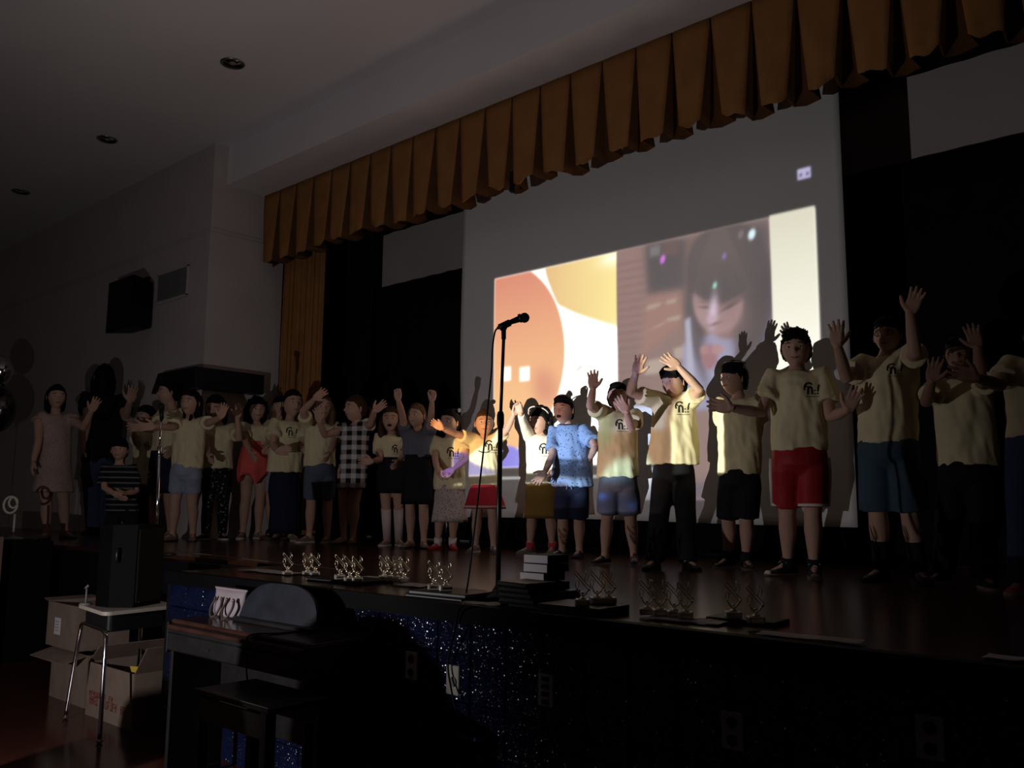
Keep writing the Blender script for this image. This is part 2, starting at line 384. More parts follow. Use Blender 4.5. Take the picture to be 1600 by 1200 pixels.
M['shoe_tan'] = mat('tan_shoe', (.22, .15, .11), .6, .3)
M['shoe_red'] = mat('red_shoe', (.45, .03, .035), .5, .4)
M['sole_white'] = mat('white_rubber', (.55, .50, .46), .6, .3)
M['sole_dark'] = mat('dark_rubber', (.03, .03, .03), .6, .3)
M['sock_white'] = mat('white_sock', (.65, .60, .58), .9, .1)
M['sock_red'] = mat('red_sock', (.45, .05, .07), .9, .1)
M['sock_dark'] = mat('black_sock', (.015, .015, .017), .9, .1)

# ------------------------------------------------------------------ mesh helpers
class MB:
    def __init__(s): s.v = []; s.f = []; s.m = []; s.n = 0
    def add(s, v, f, mi=0):
        v = np.asarray(v, float)
        s.v.append(v); s.f += [tuple(i + s.n for i in q) for q in f]; s.m += [mi] * len(f); s.n += len(v)
    def box(s, c, size, rz=0.0, mi=0, rot=None):
        h = np.array(size) / 2
        p = np.array([[x, y, z] for z in (-1, 1) for y in (-1, 1) for x in (-1, 1)]) * h
        if rot is not None: p = p @ np.array(rot).T
        if rz: ca, sa = math.cos(rz), math.sin(rz); p = p @ np.array([[ca, -sa, 0], [sa, ca, 0], [0, 0, 1]]).T
        s.add(p + np.array(c), [(0, 2, 3, 1), (4, 5, 7, 6), (0, 1, 5, 4), (2, 6, 7, 3), (0, 4, 6, 2), (1, 3, 7, 5)], mi)
    def bbox(s, c, size, bev=.01, rz=0.0, mi=0):     # bevelled box
        h = np.array(size) / 2; b = min(bev, h.min() * .9)
        pts = []
        for sx in (-1, 1):
            for sy in (-1, 1):
                for sz in (-1, 1):
                    q = np.array([sx, sy, sz])
                    for k in range(3):
                        d = h - b; d[k] = h[k]; pts.append(q * d)
        bm = bmesh.new()
        for q in pts: bm.verts.new(q)
        bmesh.ops.convex_hull(bm, input=bm.verts)
        bm.verts.index_update()
        v = np.array([x.co[:] for x in bm.verts]); f = [tuple(x.index for x in fc.verts) for fc in bm.faces]; bm.free()
        if rz: ca, sa = math.cos(rz), math.sin(rz); v = v @ np.array([[ca, -sa, 0], [sa, ca, 0], [0, 0, 1]]).T
        s.add(v + np.array(c), f, mi)
    def rings(s, R, cap=True, mi=0, closed=True):
        n = len(R[0]); k = len(R); v = np.concatenate(R); f = []
        for i in range(k - 1):
            for j in range(n if closed else n - 1):
                a, b = i * n + j, i * n + (j + 1) % n
                f.append((a, b, b + n, a + n))
        if cap:
            v = np.vstack([v, R[0].mean(0), R[-1].mean(0)]); c0, c1 = n * k, n * k + 1
            for j in range(n):
                f.append((c0, (j + 1) % n, j)); f.append((c1, (k - 1) * n + j, (k - 1) * n + (j + 1) % n))
        s.add(v, f, mi)
    def tube(s, pts, rad, n=10, mi=0, cap=True, flat=None):
        pts = [np.asarray(p, float) for p in pts]
        if isinstance(rad, (int, float)): rad = [rad] * len(pts)
        R = []; prev = None
        for i, p in enumerate(pts):
            a = pts[max(i - 1, 0)]; b = pts[min(i + 1, len(pts) - 1)]
            t = b - a; t = t / (np.linalg.norm(t) + 1e-9)
            if prev is None:
                ref = np.array([0, 0, 1.0]) if abs(t[2]) < .9 else np.array([1.0, 0, 0])
                x = np.cross(ref, t)
            else: x = prev - t * np.dot(prev, t)
            x /= np.linalg.norm(x) + 1e-9; prev = x; y = np.cross(t, x)
            an = np.arange(n) / n * 2 * PI
            R.append(p + rad[i] * (np.cos(an)[:, None] * x + np.sin(an)[:, None] * y))
        s.rings(R, cap, mi)
    def loft(s, cs, ra, rb, ax, bx, n=28, mi=0, wob=None):
        R = []
        an = np.arange(n) / n * 2 * PI
        for i, c in enumerate(cs):
            k = 1.0 if wob is None else (1 + wob[i][0] * np.cos(wob[i][1] * an + wob[i][2]))
            k = np.ones(n) * k
            R.append(np.asarray(c) + (ra[i] * k * np.cos(an))[:, None] * ax + (rb[i] * k * np.sin(an))[:, None] * bx)
        s.rings(R, True, mi)
    def ell(s, c, r, axes=None, nu=16, nv=10, mi=0):
        axes = np.eye(3) if axes is None else np.asarray(axes)
        v = [[0, 0, -1]]
        for i in range(1, nv):
            t = -PI / 2 + PI * i / nv
            for j in range(nu):
                p = 2 * PI * j / nu; v.append([math.cos(t) * math.cos(p), math.cos(t) * math.sin(p), math.sin(t)])
        v.append([0, 0, 1]); v = np.array(v) * np.array(r)
        v = v @ axes + np.array(c)           # axes rows
        f = []
        for j in range(nu): f.append((0, 1 + (j + 1) % nu, 1 + j))
        for i in range(nv - 2):
            for j in range(nu):
                a = 1 + i * nu + j; b = 1 + i * nu + (j + 1) % nu; f.append((a, b, b + nu, a + nu))
        L = len(v) - 1
        for j in range(nu): f.append((L, L - nu + j, L - nu + (j + 1) % nu))
        s.add(v, f, mi)
    def lathe(s, prof, c=(0, 0, 0), n=24, mi=0):
        an = np.arange(n) / n * 2 * PI
        s.rings([np.stack([r * np.cos(an), r * np.sin(an), np.full(n, z)], 1) + np.array(c) for r, z in prof], True, mi)
    def mesh(s, name='m', off=(0, 0, 0), smooth=True):
        me = bpy.data.meshes.new(name)
        v = np.concatenate(s.v) - np.asarray(off)
        me.from_pydata(v.tolist(), [], s.f)
        me.polygons.foreach_set('material_index', s.m)
        if smooth: me.polygons.foreach_set('use_smooth', [True] * len(me.polygons))
        me.update()
        return me
def link(name, me, mats, parent=None, loc=(0, 0, 0), rz=0.0):
    o = bpy.data.objects.new(name, me)
    for m in (mats if isinstance(mats, (list, tuple)) else [mats]): me.materials.append(m)
    COL.objects.link(o)
    o.location = loc
    if rz: o.rotation_euler = (0, 0, rz)
    if parent is not None: o.parent = parent
    return o
def fixn(me):
    bm = bmesh.new(); bm.from_mesh(me); bmesh.ops.recalc_face_normals(bm, faces=bm.faces); bm.to_mesh(me); bm.free()
def build(mb, name, mats, parent=None, off=(0, 0, 0), loc=None, smooth=False, rz=0.0):
    me = mb.mesh(name, off, smooth); fixn(me)
    return link(name, me, mats, parent, (0, 0, 0) if parent is not None and loc is None else (off if loc is None else loc), rz)
def tag(o, label=None, cat=None, group=None, kind=None):
    if label: o['label'] = label
    if cat: o['category'] = cat
    if group: o['group'] = group
    if kind: o['kind'] = kind
    return o
def empty(name, loc, label, cat, group=None, rz=0.0):
    o = bpy.data.objects.new(name, None); COL.objects.link(o); o.location = loc; o.rotation_euler = (0, 0, rz)
    o.empty_display_size = .1
    return tag(o, label, cat, group)
def copy_tree(o, parent=None):
    c = o.copy(); COL.objects.link(c)
    if parent is not None: c.parent = parent
    for ch in o.children: copy_tree(ch, c)
    return c
def remesh(me, vox, smooth_it=2, dec=None):
    o = bpy.data.objects.new('tmp', me); COL.objects.link(o)
    r = o.modifiers.new('r', 'REMESH'); r.mode = 'VOXEL'; r.voxel_size = vox; r.use_smooth_shade = True
    if smooth_it: q = o.modifiers.new('s', 'SMOOTH'); q.factor = .5; q.iterations = smooth_it
    if dec: d = o.modifiers.new('d', 'DECIMATE'); d.ratio = dec
    dg = bpy.context.evaluated_depsgraph_get()
    m2 = bpy.data.meshes.new_from_object(o.evaluated_get(dg))
    bpy.data.objects.remove(o); bpy.data.meshes.remove(me)
    m2.polygons.foreach_set('use_smooth', [True] * len(m2.polygons))
    return m2
def arrays(me):
    v = np.empty(len(me.vertices) * 3); me.vertices.foreach_get('co', v)
    return v.reshape(-1, 3), [tuple(p.vertices) for p in me.polygons]
def normals(me):
    n = np.empty(len(me.vertices) * 3); me.vertices.foreach_get('normal', n); return n.reshape(-1, 3)

# ------------------------------------------------------------------ the setting
FZ = -0.95                              # hall floor, below the stage boards (z = 0)
CZ = 4.64
def struct(mb, name, mats, parent=None, smooth=False):
    o = build(mb, name, mats, parent, smooth=smooth)
    if parent is None: o['kind'] = 'structure'
    return o
b = MB(); b.box((-6.5, -2.2, FZ - .05), (24, 12, .1)); struct(b, 'floor', M['gym_floor'])
b = MB()
b.box((-.05, 5.95, -.03), (10.1, 6.6, .06)); b.box((-11.55, 6.35, -.03), (12.9, 5.8, .06))
stage = struct(b, 'stage_floor', M['stage_wood'])
b = MB(); b.box((-.05, 2.645, -.03), (10.12, .05, .075)); build(b, 'nosing', M['lip'], stage)
b = MB(); b.box((-11.55, 3.40, -.5), (12.9, .06, .94)); b.box((-5.13, 3.05, -.5), (.06, .76, .94)); struct(b, 'wall_stage_left', M['dark_pad'])
b = MB(); b.box((-.05, 2.735, -.5), (10.1, .1, .9)); riser = struct(b, 'wall_stage_front', M['mortar'])
b = MB(); b.bbox((0, 0, 0), (.1905, .06, .187), .004)
bme = b.mesh('brick', smooth=False); bme.materials.append(M['block'])
k = 0
for row in range(5):
    for i in range(34):
        x = -5.0 + .1935 * i + (0.0 if row % 1 == 0 else 0)
        o = bpy.data.objects.new('brick', bme); COL.objects.link(o); o.parent = riser
        o.location = (x, 2.682 + rng.uniform(-.003, .003), -.105 - row * .19)
b = MB(); b.box((-13.68, 5.56, 1.85), (8.86, 1.0, 5.6)); struct(b, 'wall_front', M['wall'])
b = MB(); b.box((-2.1, 5.60, 4.41), (14.3, .72, .48)); struct(b, 'wall_header', M['ceiling'])
b = MB(); b.box((-18.05, .5, 2.05), (.1, 17, 6.2)); struct(b, 'wall_left', M['wall'])
b = MB(); b.box((5.05, .5, 2.05), (.1, 17, 6.2)); struct(b, 'wall_right', M['wall'])
b = MB(); b.box((-6.5, -8.05, 2.05), (23, .1, 6.2)); struct(b, 'wall_hall_back', M['wall'])
b = MB(); b.box((-4, 7.05, 2.3), (18, .1, 4.8)); struct(b, 'wall_stage_back', M['wall'])
LX = [-7.38, -10.13, -12.82]; LY = 4.17
b = MB()
def slab(x0, x1, y0, y1): b.box(((x0 + x1) / 2, (y0 + y1) / 2, CZ + .05), (x1 - x0, y1 - y0, .1))
slab(-18.1, 5.1, -8.1, LY - .07); slab(-18.1, 5.1, LY + .07, 8)
ed = [5.1]
for x in LX: ed += [x + .07, x - .07]
ed.append(-18.1)
for i in range(0, len(ed), 2): slab(ed[i + 1], ed[i], LY - .07, LY + .07)
struct(b, 'ceiling', M['ceiling'])
for i, x in enumerate(LX):
    t = empty('ceiling_light', (x, LY, CZ), ['recessed ceiling downlight nearest the gold valance', 'recessed ceiling downlight in the middle of the row of three', 'recessed ceiling downlight farthest off, in the dark corner'][i], 'light', 'recessed ceiling downlights')
    b = MB(); b.lathe([(.115, .002), (.118, -.006), (.11, -.014), (.095, -.012), (.09, .002)], n=28); build(b, 'trim_ring', M['steel'], t, smooth=True)
    b = MB(); b.lathe([(.09, -.004), (.085, .03), (.07, .07), (.03, .09)], n=28); build(b, 'reflector', M['chrome'], t, smooth=True)
    b = MB(); b.ell((0, 0, .03), (.045, .045, .05)); build(b, 'bulb', M['grey'], t, smooth=True)
# conduits on the walls, door edge
b = MB()
for z in (3.60, 3.555):
    b.tube([(-9.245, 5.06, z), (-9.245, 5.78, z)], .008, 6); b.tube([(-18, 5.055, z), (-9.245, 5.055, z)], .008, 6)
struct(b, 'trim_1', M['wall'])
p = onY(129, 640, 5.05)
b = MB(); b.box((p[0], 5.05, 1.0), (.05, .03, 2.0)); b.box((p[0] + .14, 5.05, 1.0), (.03, .03, 2.0)); struct(b, 'trim_2', M['wall'])
# dark ledge round the corner
b = MB()
z0, z1 = 1.68, 1.91
v = [(-10.08, 5.056, z0), (-9.94, 5.056, z1), (-10.08, 4.87, z0), (-9.94, 4.87, z1), (-9.07, 4.87, z0), (-9.07, 4.87, z1), (-9.07, 5.75, z0), (-9.07, 5.75, z1), (-9.246, 5.75, z0), (-9.246, 5.75, z1), (-9.246, 5.056, z0), (-9.246, 5.056, z1)]
b.add(v, [(0, 2, 3, 1), (2, 4, 5, 3), (4, 6, 7, 5), (6, 8, 9, 7), (8, 10, 11, 9), (10, 0, 1, 11), (3, 5, 11, 1), (5, 7, 9, 11), (2, 0, 10, 4), (4, 10, 8, 6)])
ledge = build(b, 'corner_ledge', M['dark_pad'], off=(-9.25, 5.05, 1.68))
tag(ledge, 'long black padded ledge wrapped round the white wall corner behind the girls', 'ledge')

# screen
sx0, sx1 = -6.20, -2.30
me_v = []; nx_, nz_ = 70, 50
b = MB()
for side in (0, 1):
    vv = []
    for j in range(nz_ + 1):
        for i in range(nx_ + 1):
            u, w = i / nx_, j / nz_
            x = sx0 + (sx1 - sx0) * u + (.02 * math.sin(7 * w + 1) * (1 - u) - .025 * w * (1 - u)); z = .28 + .01 * math.sin(5 * u) + 3.62 * w
            y = 6.2 + .012 * noise.noise(Vector((x * 1.1, z * 1.0, 3)))
            vv.append((x, y + side * .008, z))
    f = [(j * (nx_ + 1) + i, j * (nx_ + 1) + i + 1, (j + 1) * (nx_ + 1) + i + 1, (j + 1) * (nx_ + 1) + i) for j in range(nz_) for i in range(nx_)]
    b.add(vv, f if side == 0 else [q[::-1] for q in f])
n0 = (nx_ + 1) * (nz_ + 1)
def rim(a, c): b.f.append((a, c, c + n0, a + n0)); b.m.append(0)
for i in range(nx_): rim(i, i + 1); rim(nz_ * (nx_ + 1) + i, nz_ * (nx_ + 1) + i + 1)
for j in range(nz_): rim(j * (nx_ + 1), (j + 1) * (nx_ + 1)); rim(j * (nx_ + 1) + nx_, (j + 1) * (nx_ + 1) + nx_)
screen = build(b, 'projection_screen', M['screen'], off=(-4.25, 6.2, .28), smooth=True)
tag(screen, 'tall white cloth projection screen hanging at the back of the stage', 'screen')
b = MB(); b.box((-4.25, 6.21, 3.92), (4.0, .05, .06))
for x_ in (-5.9, -4.25, -2.6): b.box((x_, 6.21, 4.29), (.02, .02, .70))
build(b, 'batten', M['black_metal'], screen, off=(-4.25, 6.2, .28))

# pleated valance: broad box pleats that open towards the hem, shade in the folds painted as darker gold
b = MB(); xs = -9.26 + .3425 * np.arange(26); nr = 10; rows = []
jz = rng.uniform(-.03, .03, 60); jg = rng.uniform(.75, 1.25, 60); NP = 10
for r in range(nr + 1):
    t = r / nr; row = []
    for i in range(25):
        x0, x1 = xs[i], xs[i + 1]; g = .004 + .070 * t ** 1.1 * jg[i]; g2 = .004 + .070 * t ** 1.1 * jg[i + 1]
        yf = 5.755 - .03 * t - .015 * t * math.sin(i * 1.7)
        zb = lambda k: 4.168 - (.85 + jz[(i + k) % 60]) * t
        row.append((x0 - g * .2, yf + .02 + .17 * t, zb(0) - .012 * t)); row.append((x0 + g + .015 * t, yf + .02 + .15 * t, zb(0) - .004 * t))
        for q in range(7):
            w = q / 6; row.append((x0 + g + (x1 - g2 - x0 - g) * w, yf - .012 * math.sin(PI * w) * (.3 + t) + .010 * t * t * math.sin(8 * w + i), zb(0) * (1 - w) + zb(1) * w - .018 * t * math.sin(PI * w) + .012 * t * t * math.sin(7 * w + 2.3 * i)))
        row.append((x1 - g2 - .015 * t, yf + .02 + .15 * t, zb(1) - .004 * t))
    rows.append(row)
nn = len(rows[0])
for r in range(nr):
    for i in range(nn - 1):
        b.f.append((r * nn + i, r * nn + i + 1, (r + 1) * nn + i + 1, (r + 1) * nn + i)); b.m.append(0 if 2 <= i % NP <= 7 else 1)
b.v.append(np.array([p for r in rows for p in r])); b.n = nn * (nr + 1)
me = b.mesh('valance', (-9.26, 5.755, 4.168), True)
o = link('valance', me, [M['gold'], M['gold_fold_shade']], None, (-9.26, 5.755, 4.168))
md = o.modifiers.new('thick', 'SOLIDIFY'); md.thickness = .012; md.offset = 1
tag(o, 'pleated gold valance hanging across the top of the stage opening', 'curtain')
b = MB(); p = onY(800, 293, 5.74); b.box(p + np.array([0, .0, .05]), (.03, .05, .19), rz=.3); tag(build(b, 'valance_weight', M['black_plastic'], off=p), 'small black clip hanging below the gold valance', 'clip')

def drape(name, mats, x0, x1, Y, z0, z1, amp, folds, label, seed=0, hem=0.0, cat='curtain', flare=.0):
    n = int(max(24, folds * 10)); R = 8; b = MB(); pts = []
    for r in range(R + 1):
        t = r / R
        for i in range(n + 1):
            u = i / n
            ph = 2 * PI * folds * (u + .012 * math.sin(17 * u + seed)) + .3 * math.sin(3 * t + seed)
            a = amp * (.65 + .35 * math.sin(23 * u + seed * 2)) * (.7 + .3 * (1 - t))
            pts.append((x0 + (x1 - x0) * u + a * .35 * math.sin(2 * ph), Y + a * math.sin(ph), z0 + (z1 - z0) * t + hem * math.sin(ph) * (1 - t)))
    b.add(pts, [(r * (n + 1) + i, r * (n + 1) + i + 1, (r + 1) * (n + 1) + i + 1, (r + 1) * (n + 1) + i) for r in range(R) for i in range(n)])
    me = b.mesh(name, (x0, Y, z0), True); o = link(name, me, mats, None, (x0, Y, z0))
    md = o.modifiers.new('thick', 'SOLIDIFY'); md.thickness = .01
    return tag(o, label, cat)
drape('side_curtain', M['gold'], -9.19, -8.32, 6.04, .02, 4.15, .07, 10, 'gold velour side curtain gathered at the end of the stage opening', 1)
drape('stage_curtain', M['black_cloth'], -9.6, 4.8, 6.86, .02, 3.06, .014, 50, 'long black curtain across the back of the stage, pale wall above it', 2)
drape('border_curtain', M['black_cloth'], -9.6, 4.8, 6.86, 3.74, 4.63, .012, 40, 'black border curtain high above the pale strip of back wall', 3)
drape('leg_curtain', M['black_cloth'], -9.2, -8.28, 6.70, .02, 4.62, .05, 8, 'black leg curtain next to the gold side curtain', 4)
# ------------------------------------------------------------------ people: templates
def norm(v):
    v = np.asarray(v, float); return v / (np.linalg.norm(v) + 1e-9)
def head_template():                     # a: left, b: forward, c: up; chin to crown = 1
    b = MB(); nu, nv = 48, 34
    b.ell((0, 0, 0), (1, 1, 1), None, nu, nv)
    d = b.v[0]; x, y, z = d[:, 0], d[:, 1], d[:, 2]
    A, B, C = x * .345, y * .43, z * .5
    low = np.clip(-z, 0, 1)
    A = A * (1 - .30 * low ** 1.3 * (y > -.9))
    B = np.where(y > 0, B * (1 - .05 * low) , B * (1 - .42 * low))
    fr = np.clip(y, 0, 1)
    B = B - .035 * fr * np.exp(-((z - .02) / .22) ** 2)                      # flatter face
    g = lambda cx, cz, sx, sz: np.exp(-((x - cx) / sx) ** 2 - ((z - cz) / sz) ** 2) * (y > 0)
    B = B + .095 * g(0, -.16, .12, .10) + .055 * g(0, -.02, .09, .16)         # nose
    B = B - .035 * (g(.40, .04, .16, .10) + g(-.40, .04, .16, .10))           # sockets
    B = B + .018 * (g(.38, .22, .22, .09) + g(-.38, .22, .22, .09))           # brow
    B = B + .028 * g(0, -.47, .22, .09) + .045 * g(0, -.80, .30, .14) - .012 * g(0, -.60, .25, .06)
    B = B + .02 * (g(.5, -.25, .22, .2) + g(-.5, -.25, .22, .2))              # cheeks
    b.v[0] = np.stack([A, B, C], 1)
    for s in (-1, 1):
        ax = np.array([[.35, s * .0 - .55, 0], [0, 0, 1], [1, 0, 0]]); 
        ca = math.radians(28)
        b.ell((s * .345, -.03, -.03), (.030, .075, .115), np.array([[math.cos(ca), s * math.sin(ca) * -1, 0], [s * math.sin(ca), math.cos(ca), 0], [0, 0, 1]]), 12, 8)
        b.ell((s * .352, -.02, -.10), (.02, .035, .045), None, 8, 6)
    return b
HEAD = head_template()
HV = np.concatenate(HEAD.v); HF = HEAD.f

def hand_template(pose):                 # left hand: x along the fingers, y thumb side, z out of the palm; length 1
    b = MB()
    b.tube([(-.10, 0, 0), (0, 0, 0), (.08, .0, 0)], [.125, .125, .13], 12)
    for k in range(5):                   # palm
        y = -.16 + .08 * k; b.tube([(.02, y * .65, 0), (.28, y, .0), (.47, y * 1.05, 0)], [.085, .085, .07], 10)
    spec = [(.165, .38, .060, .16), (.055, .43, .062, .05), (-.055, .40, .060, -.06), (-.16, .32, .052, -.19)]
    curl = {'open': .10, 'relaxed': .5, 'fist': 1.25}[pose]
    spr = {'open': 1.35, 'relaxed': .6, 'fist': .2}[pose]
    for k, (y, L, r, sp) in enumerate(spec):
        p = np.array([.46, y, 0.0]); an = curl * .45 + .05 * k; pts = [p - np.array([.08, 0, 0]), p]; yaw = sp * spr
        for sgi, fr in enumerate((.45, .32, .26)):
            p = p + L * fr * np.array([math.cos(an) * math.cos(yaw), math.cos(an) * math.sin(yaw), math.sin(an)]); pts.append(p); an += curl * (.75 if sgi == 0 else .6)
        b.tube(pts, [r, r, r * .95, r * .85, r * .70], 9)
    ty = {'open': .95, 'relaxed': .6, 'fist': .35}[pose]; tz = {'open': .15, 'relaxed': .35, 'fist': .6}[pose]
    d1 = norm((math.cos(ty), math.sin(ty), tz)); d2 = norm((math.cos(ty * .6), math.sin(ty * .6), tz))
    p0 = np.array([.08, .10, .01]); p1 = p0 + .24 * d1; p2 = p1 + .17 * d2; p3 = p2 + .12 * d2
    b.tube([p0, p1, p2, p3], [.095, .075, .066, .05], 9)
    me = remesh(b.mesh(), .022, 2, .16)
    v, f = arrays(me); bpy.data.meshes.remove(me)
    return v, f
HANDS = {p: hand_template(p) for p in ('open', 'relaxed', 'fist')}

def shoe_mesh():                         # x forward, ankle axis at 0; length 1 from -.27 to .73
    up, so = MB(), MB()
    st = [(-.27, .05, .05, .26), (-.25, .11, .04, .34), (-.15, .145, .04, .40), (.0, .15, .04, .42), (.12, .15, .04, .38), (.28, .16, .04, .27), (.45, .18, .04, .20), (.60, .165, .04, .17), (.69, .12, .04, .13), (.73, .05, .05, .09)]
    R, S = [], []
    for x, w, z0, z1 in st:
        an = np.linspace(0, PI, 11)
        top = np.stack([np.full(11, x), w * np.sign(np.cos(an)) * np.abs(np.cos(an)) ** .75, z0 + (z1 - z0) * np.sin(an) ** .8], 1)
        R.append(np.vstack([top, [[x, -w * .5, .035], [x, w * .5, .035]]]))
        w2 = w * 1.07 + .005; x2 = x * 1.02
        S.append(np.array([[x2, -w2, .0], [x2, w2, .0], [x2, w2 * 1.03, .075], [x2, -w2 * 1.03, .075]]))
    up.rings(R, True); so.rings(S, True)
    return up, so
SHOE_UP, SHOE_SO = shoe_mesh()
def shoe_lace_mesh():
    b = MB()
    for k, x in enumerate((.14, .21, .28, .35)):
        z = .40 - .045 * k - .03 * k * .2 - (.02 if k else 0); w = .07
        b.tube([(x - .03, -w, z - .03), (x, 0, z + .012), (x + .03, w, z - .03)], .012, 5)
        b.tube([(x + .03, -w, z - .05), (x, 0, z + .006), (x - .03, w, z - .02)], .012, 5)
    b.tube([(.1, 0, .42), (.13, .09, .43), (.18, .15, .36)], .011, 5); b.tube([(.1, 0, .42), (.13, -.09, .43), (.2, -.15, .35)], .011, 5)
    return b
LACE = shoe_lace_mesh()
def logo_lines():                        # chest print: arch over an n, two dots, slanted stroke, fine underline
    L = []
    arc = [(-.52, -.10), (-.56, .10), (-.50, .32), (-.36, .46), (-.18, .50), (-.04, .44), (.02, .34)]
    L.append((arc, .085)); L.append(([(-.50, .30), (-.40, .20), (-.38, .12)], .06))
    L.append(([(-.30, -.42), (-.29, -.10), (-.27, .16)], .10)); L.append(([(-.28, .10), (-.14, .18), (-.02, .10), (.02, -.08), (.02, -.42)], .095))
    L.append(([(.22, -.16), (.22, -.06)], .07)); L.append(([(.22, -.42), (.22, -.32)], .07))
    L.append(([(.46, -.18), (.50, .10), (.56, .36)], .085)); L.append(([(.44, -.40), (.45, -.30)], .09))
    L.append(([(-.5, -.58), (0, -.585), (.55, -.58)], .028))
    return L

def person(name, label, Y, feet, hip, nk, hd, hh, bf=0, hf=0, hp=0, hr=0, L=None, R=None, top=None, bot=None, hair=('short', 'hair_dark'), skin='skin',
           shoes='shoe_dark', sole='sole_white', logo=None, S=None, knees=None, sw=1.0, mouth='smile', extra=(), laces=False, splay=(22, -22), sock=None, clamp=.22, feetdir=None, girth=1.0):
    fx = (feet[0][0] + feet[1][0]) / 2; fy = (feet[0][1] + feet[1][1]) / 2
    B = onY(fx, fy, Y); B[2] = 0.0
    cv = norm([CAMP[0] - B[0], CAMP[1] - B[1], 0]); rv = np.array([-cv[1], cv[0], 0.0]); up = np.array([0, 0, 1.0])
    def pix(p, d=0.0):
        r = ray(*p); q = B + cv * d
        return CAMP + r * (np.dot(q - CAMP, cv) / np.dot(r, cv))
    a = math.radians(bf)
    fw = cv * math.cos(a) - rv * math.sin(a); sx = rv * math.cos(a) + cv * math.sin(a)
    mpp = np.linalg.norm(pix((hd[0] + 1, hd[1])) - pix(hd))
    hm = hh * mpp * .96
    H = pix(hd); S = S or (H[2] + hm * .5)
    N = pix(nk); HP = pix(hip)
    hx = math.radians(hf); hfw = cv * math.cos(hx) - rv * math.sin(hx); hsx = rv * math.cos(hx) + cv * math.sin(hx)
    hpi = math.radians(hp); hfw2 = hfw * math.cos(hpi) - up * math.sin(hpi); hup = up * math.cos(hpi) + hfw * math.sin(hpi)
    if hr:
        q = math.radians(hr); hsx, hup = hsx * math.cos(q) + hup * math.sin(q), hup * math.cos(q) - hsx * math.sin(q)
    HA = np.array([hsx, hfw2, hup])
    H = H + cv * .01
    toW = lambda v: np.asarray(v) * hm @ HA + H
    b = MB()
    # torso core
    shw = .098 * S * sw
    T = lambda t: HP * (1 - t) + N * t
    cs = [HP - up * .06 * S, HP - up * .03 * S, HP, T(.3), T(.6), T(.85), T(.97), N + up * .01]
    k = girth
    b.loft(cs, np.array([.05, .085, .093 * k, .080 * k, .088 * k, .092, .060, .036]) * S, np.array([.045, .062, .066 * k, .056 * k, .062 * k, .052, .042, .034]) * S, sx, fw, 22)
    nb = H - hup * hm * .30 - hfw2 * hm * .06
    b.tube([N - up * .03 * S, N + up * .012 * S, nb], [.040 * S, .031 * S, .030 * S], 14)
    # arms
    arms = {}
    flip = 1 if np.dot(sx, rv) >= 0 else -1
    La, Lf = .172 * S, .142 * S
    def depth(px, frm, length, sgn, d0):
        best, bd = None, 1e9
        for d in np.linspace(d0, d0 + sgn * length * 1.1, 45):
            q = pix(px, d); e = abs(np.linalg.norm(q - frm) - length)
            if e < bd - 1e-5: best, bd = (q, d), e
        return best
    for side, spec in ((-1, L), (1, R)):
        sgn_s = side * flip
        sh = N + sx * sgn_s * shw - up * .028 * S
        if spec is None:
            spec = dict(e=None)
        if spec.get('e') is None:
            el = sh + sx * sgn_s * .02 * S - up * La; wr = el + fw * .03 - up * Lf; dirn = norm(wr - el)
        else:
            d0 = np.dot(sh - B, cv); se = spec.get('se', 1); sf = spec.get('sf', 1)
            ez = pix(spec['e'], d0)[2]
            if ez > sh[2] + .04: sh = sh + up * .022 * S - sx * sgn_s * .012 * S
            el, de = depth(spec['e'], sh, La, se, d0)
            wr, dw = depth(spec['w'], el, Lf, sf, de)
            dirn = norm(pix(spec['t'], dw + spec.get('dt', 0) * .06) - wr) if spec.get('t') else norm(wr - el)
        b.tube([sh - sx * sgn_s * .03 * S - up * .012 * S, sh, sh * .5 + el * .5, el, el * .6 + wr * .4, wr], np.array([.036, .034, .029, .0235, .0235, .0165]) * S * (1 + .3 * (girth - 1)), 12)
        arms[side] = (sh, el, wr, dirn, sgn_s, spec)
    # legs
    lg = {}
    for side in (-1, 1):
        sgn_s = side * flip; px = feet[0] if side < 0 else feet[1]
        g = onZ(px[0], px[1], 0.0); d = float(np.clip(np.dot(g - B, cv), -clamp, clamp))
        an_ = pix(px, d); an_[2] = .052 * S
        hj = HP + sx * sgn_s * .047 * S - up * .01 * S
        if knees:
            kn = pix(knees[0] if side < 0 else knees[1], .12); kn[2] = max(kn[2], .05)
        else: kn = hj * .49 + an_ * .51 + fw * .012 * S
        b.tube([hj + up * .02 * S, hj - up * .03 * S, hj * .55 + kn * .45, kn, kn * .68 + an_ * .32 - fw * .008 * S, an_ * .85 + kn * .15, an_ - up * .015 * S],
               np.array([.052, .053, .046, .034, .036, .022, .022]) * S * (1 + .5 * (girth - 1)), 14)
        sp = math.radians(splay[0] if side < 0 else splay[1])
        base = fw if feetdir is None else (cv * math.cos(math.radians(feetdir)) - rv * math.sin(math.radians(feetdir)))
        rgt = np.cross(base, up)          # the person's right
        fd = norm(base * math.cos(sp) + (rv if np.dot(base, cv) > 0 else rv) * (-math.sin(sp)))
        b.tube([an_ - fd * .02 * S - up * .02 * S, an_ + fd * .035 * S - up * .028 * S, an_ + fd * .085 * S - up * .038 * S], np.array([.022, .022, .013]) * S, 10)
        lg[side] = (hj, kn, an_, fd)
    me = remesh(b.mesh(), .0095, 2)
    v, f = arrays(me); bpy.data.meshes.remove(me)
    b = MB(); b.add(v, f); b.add(toW(HV), HF)
    hl = .112 * S
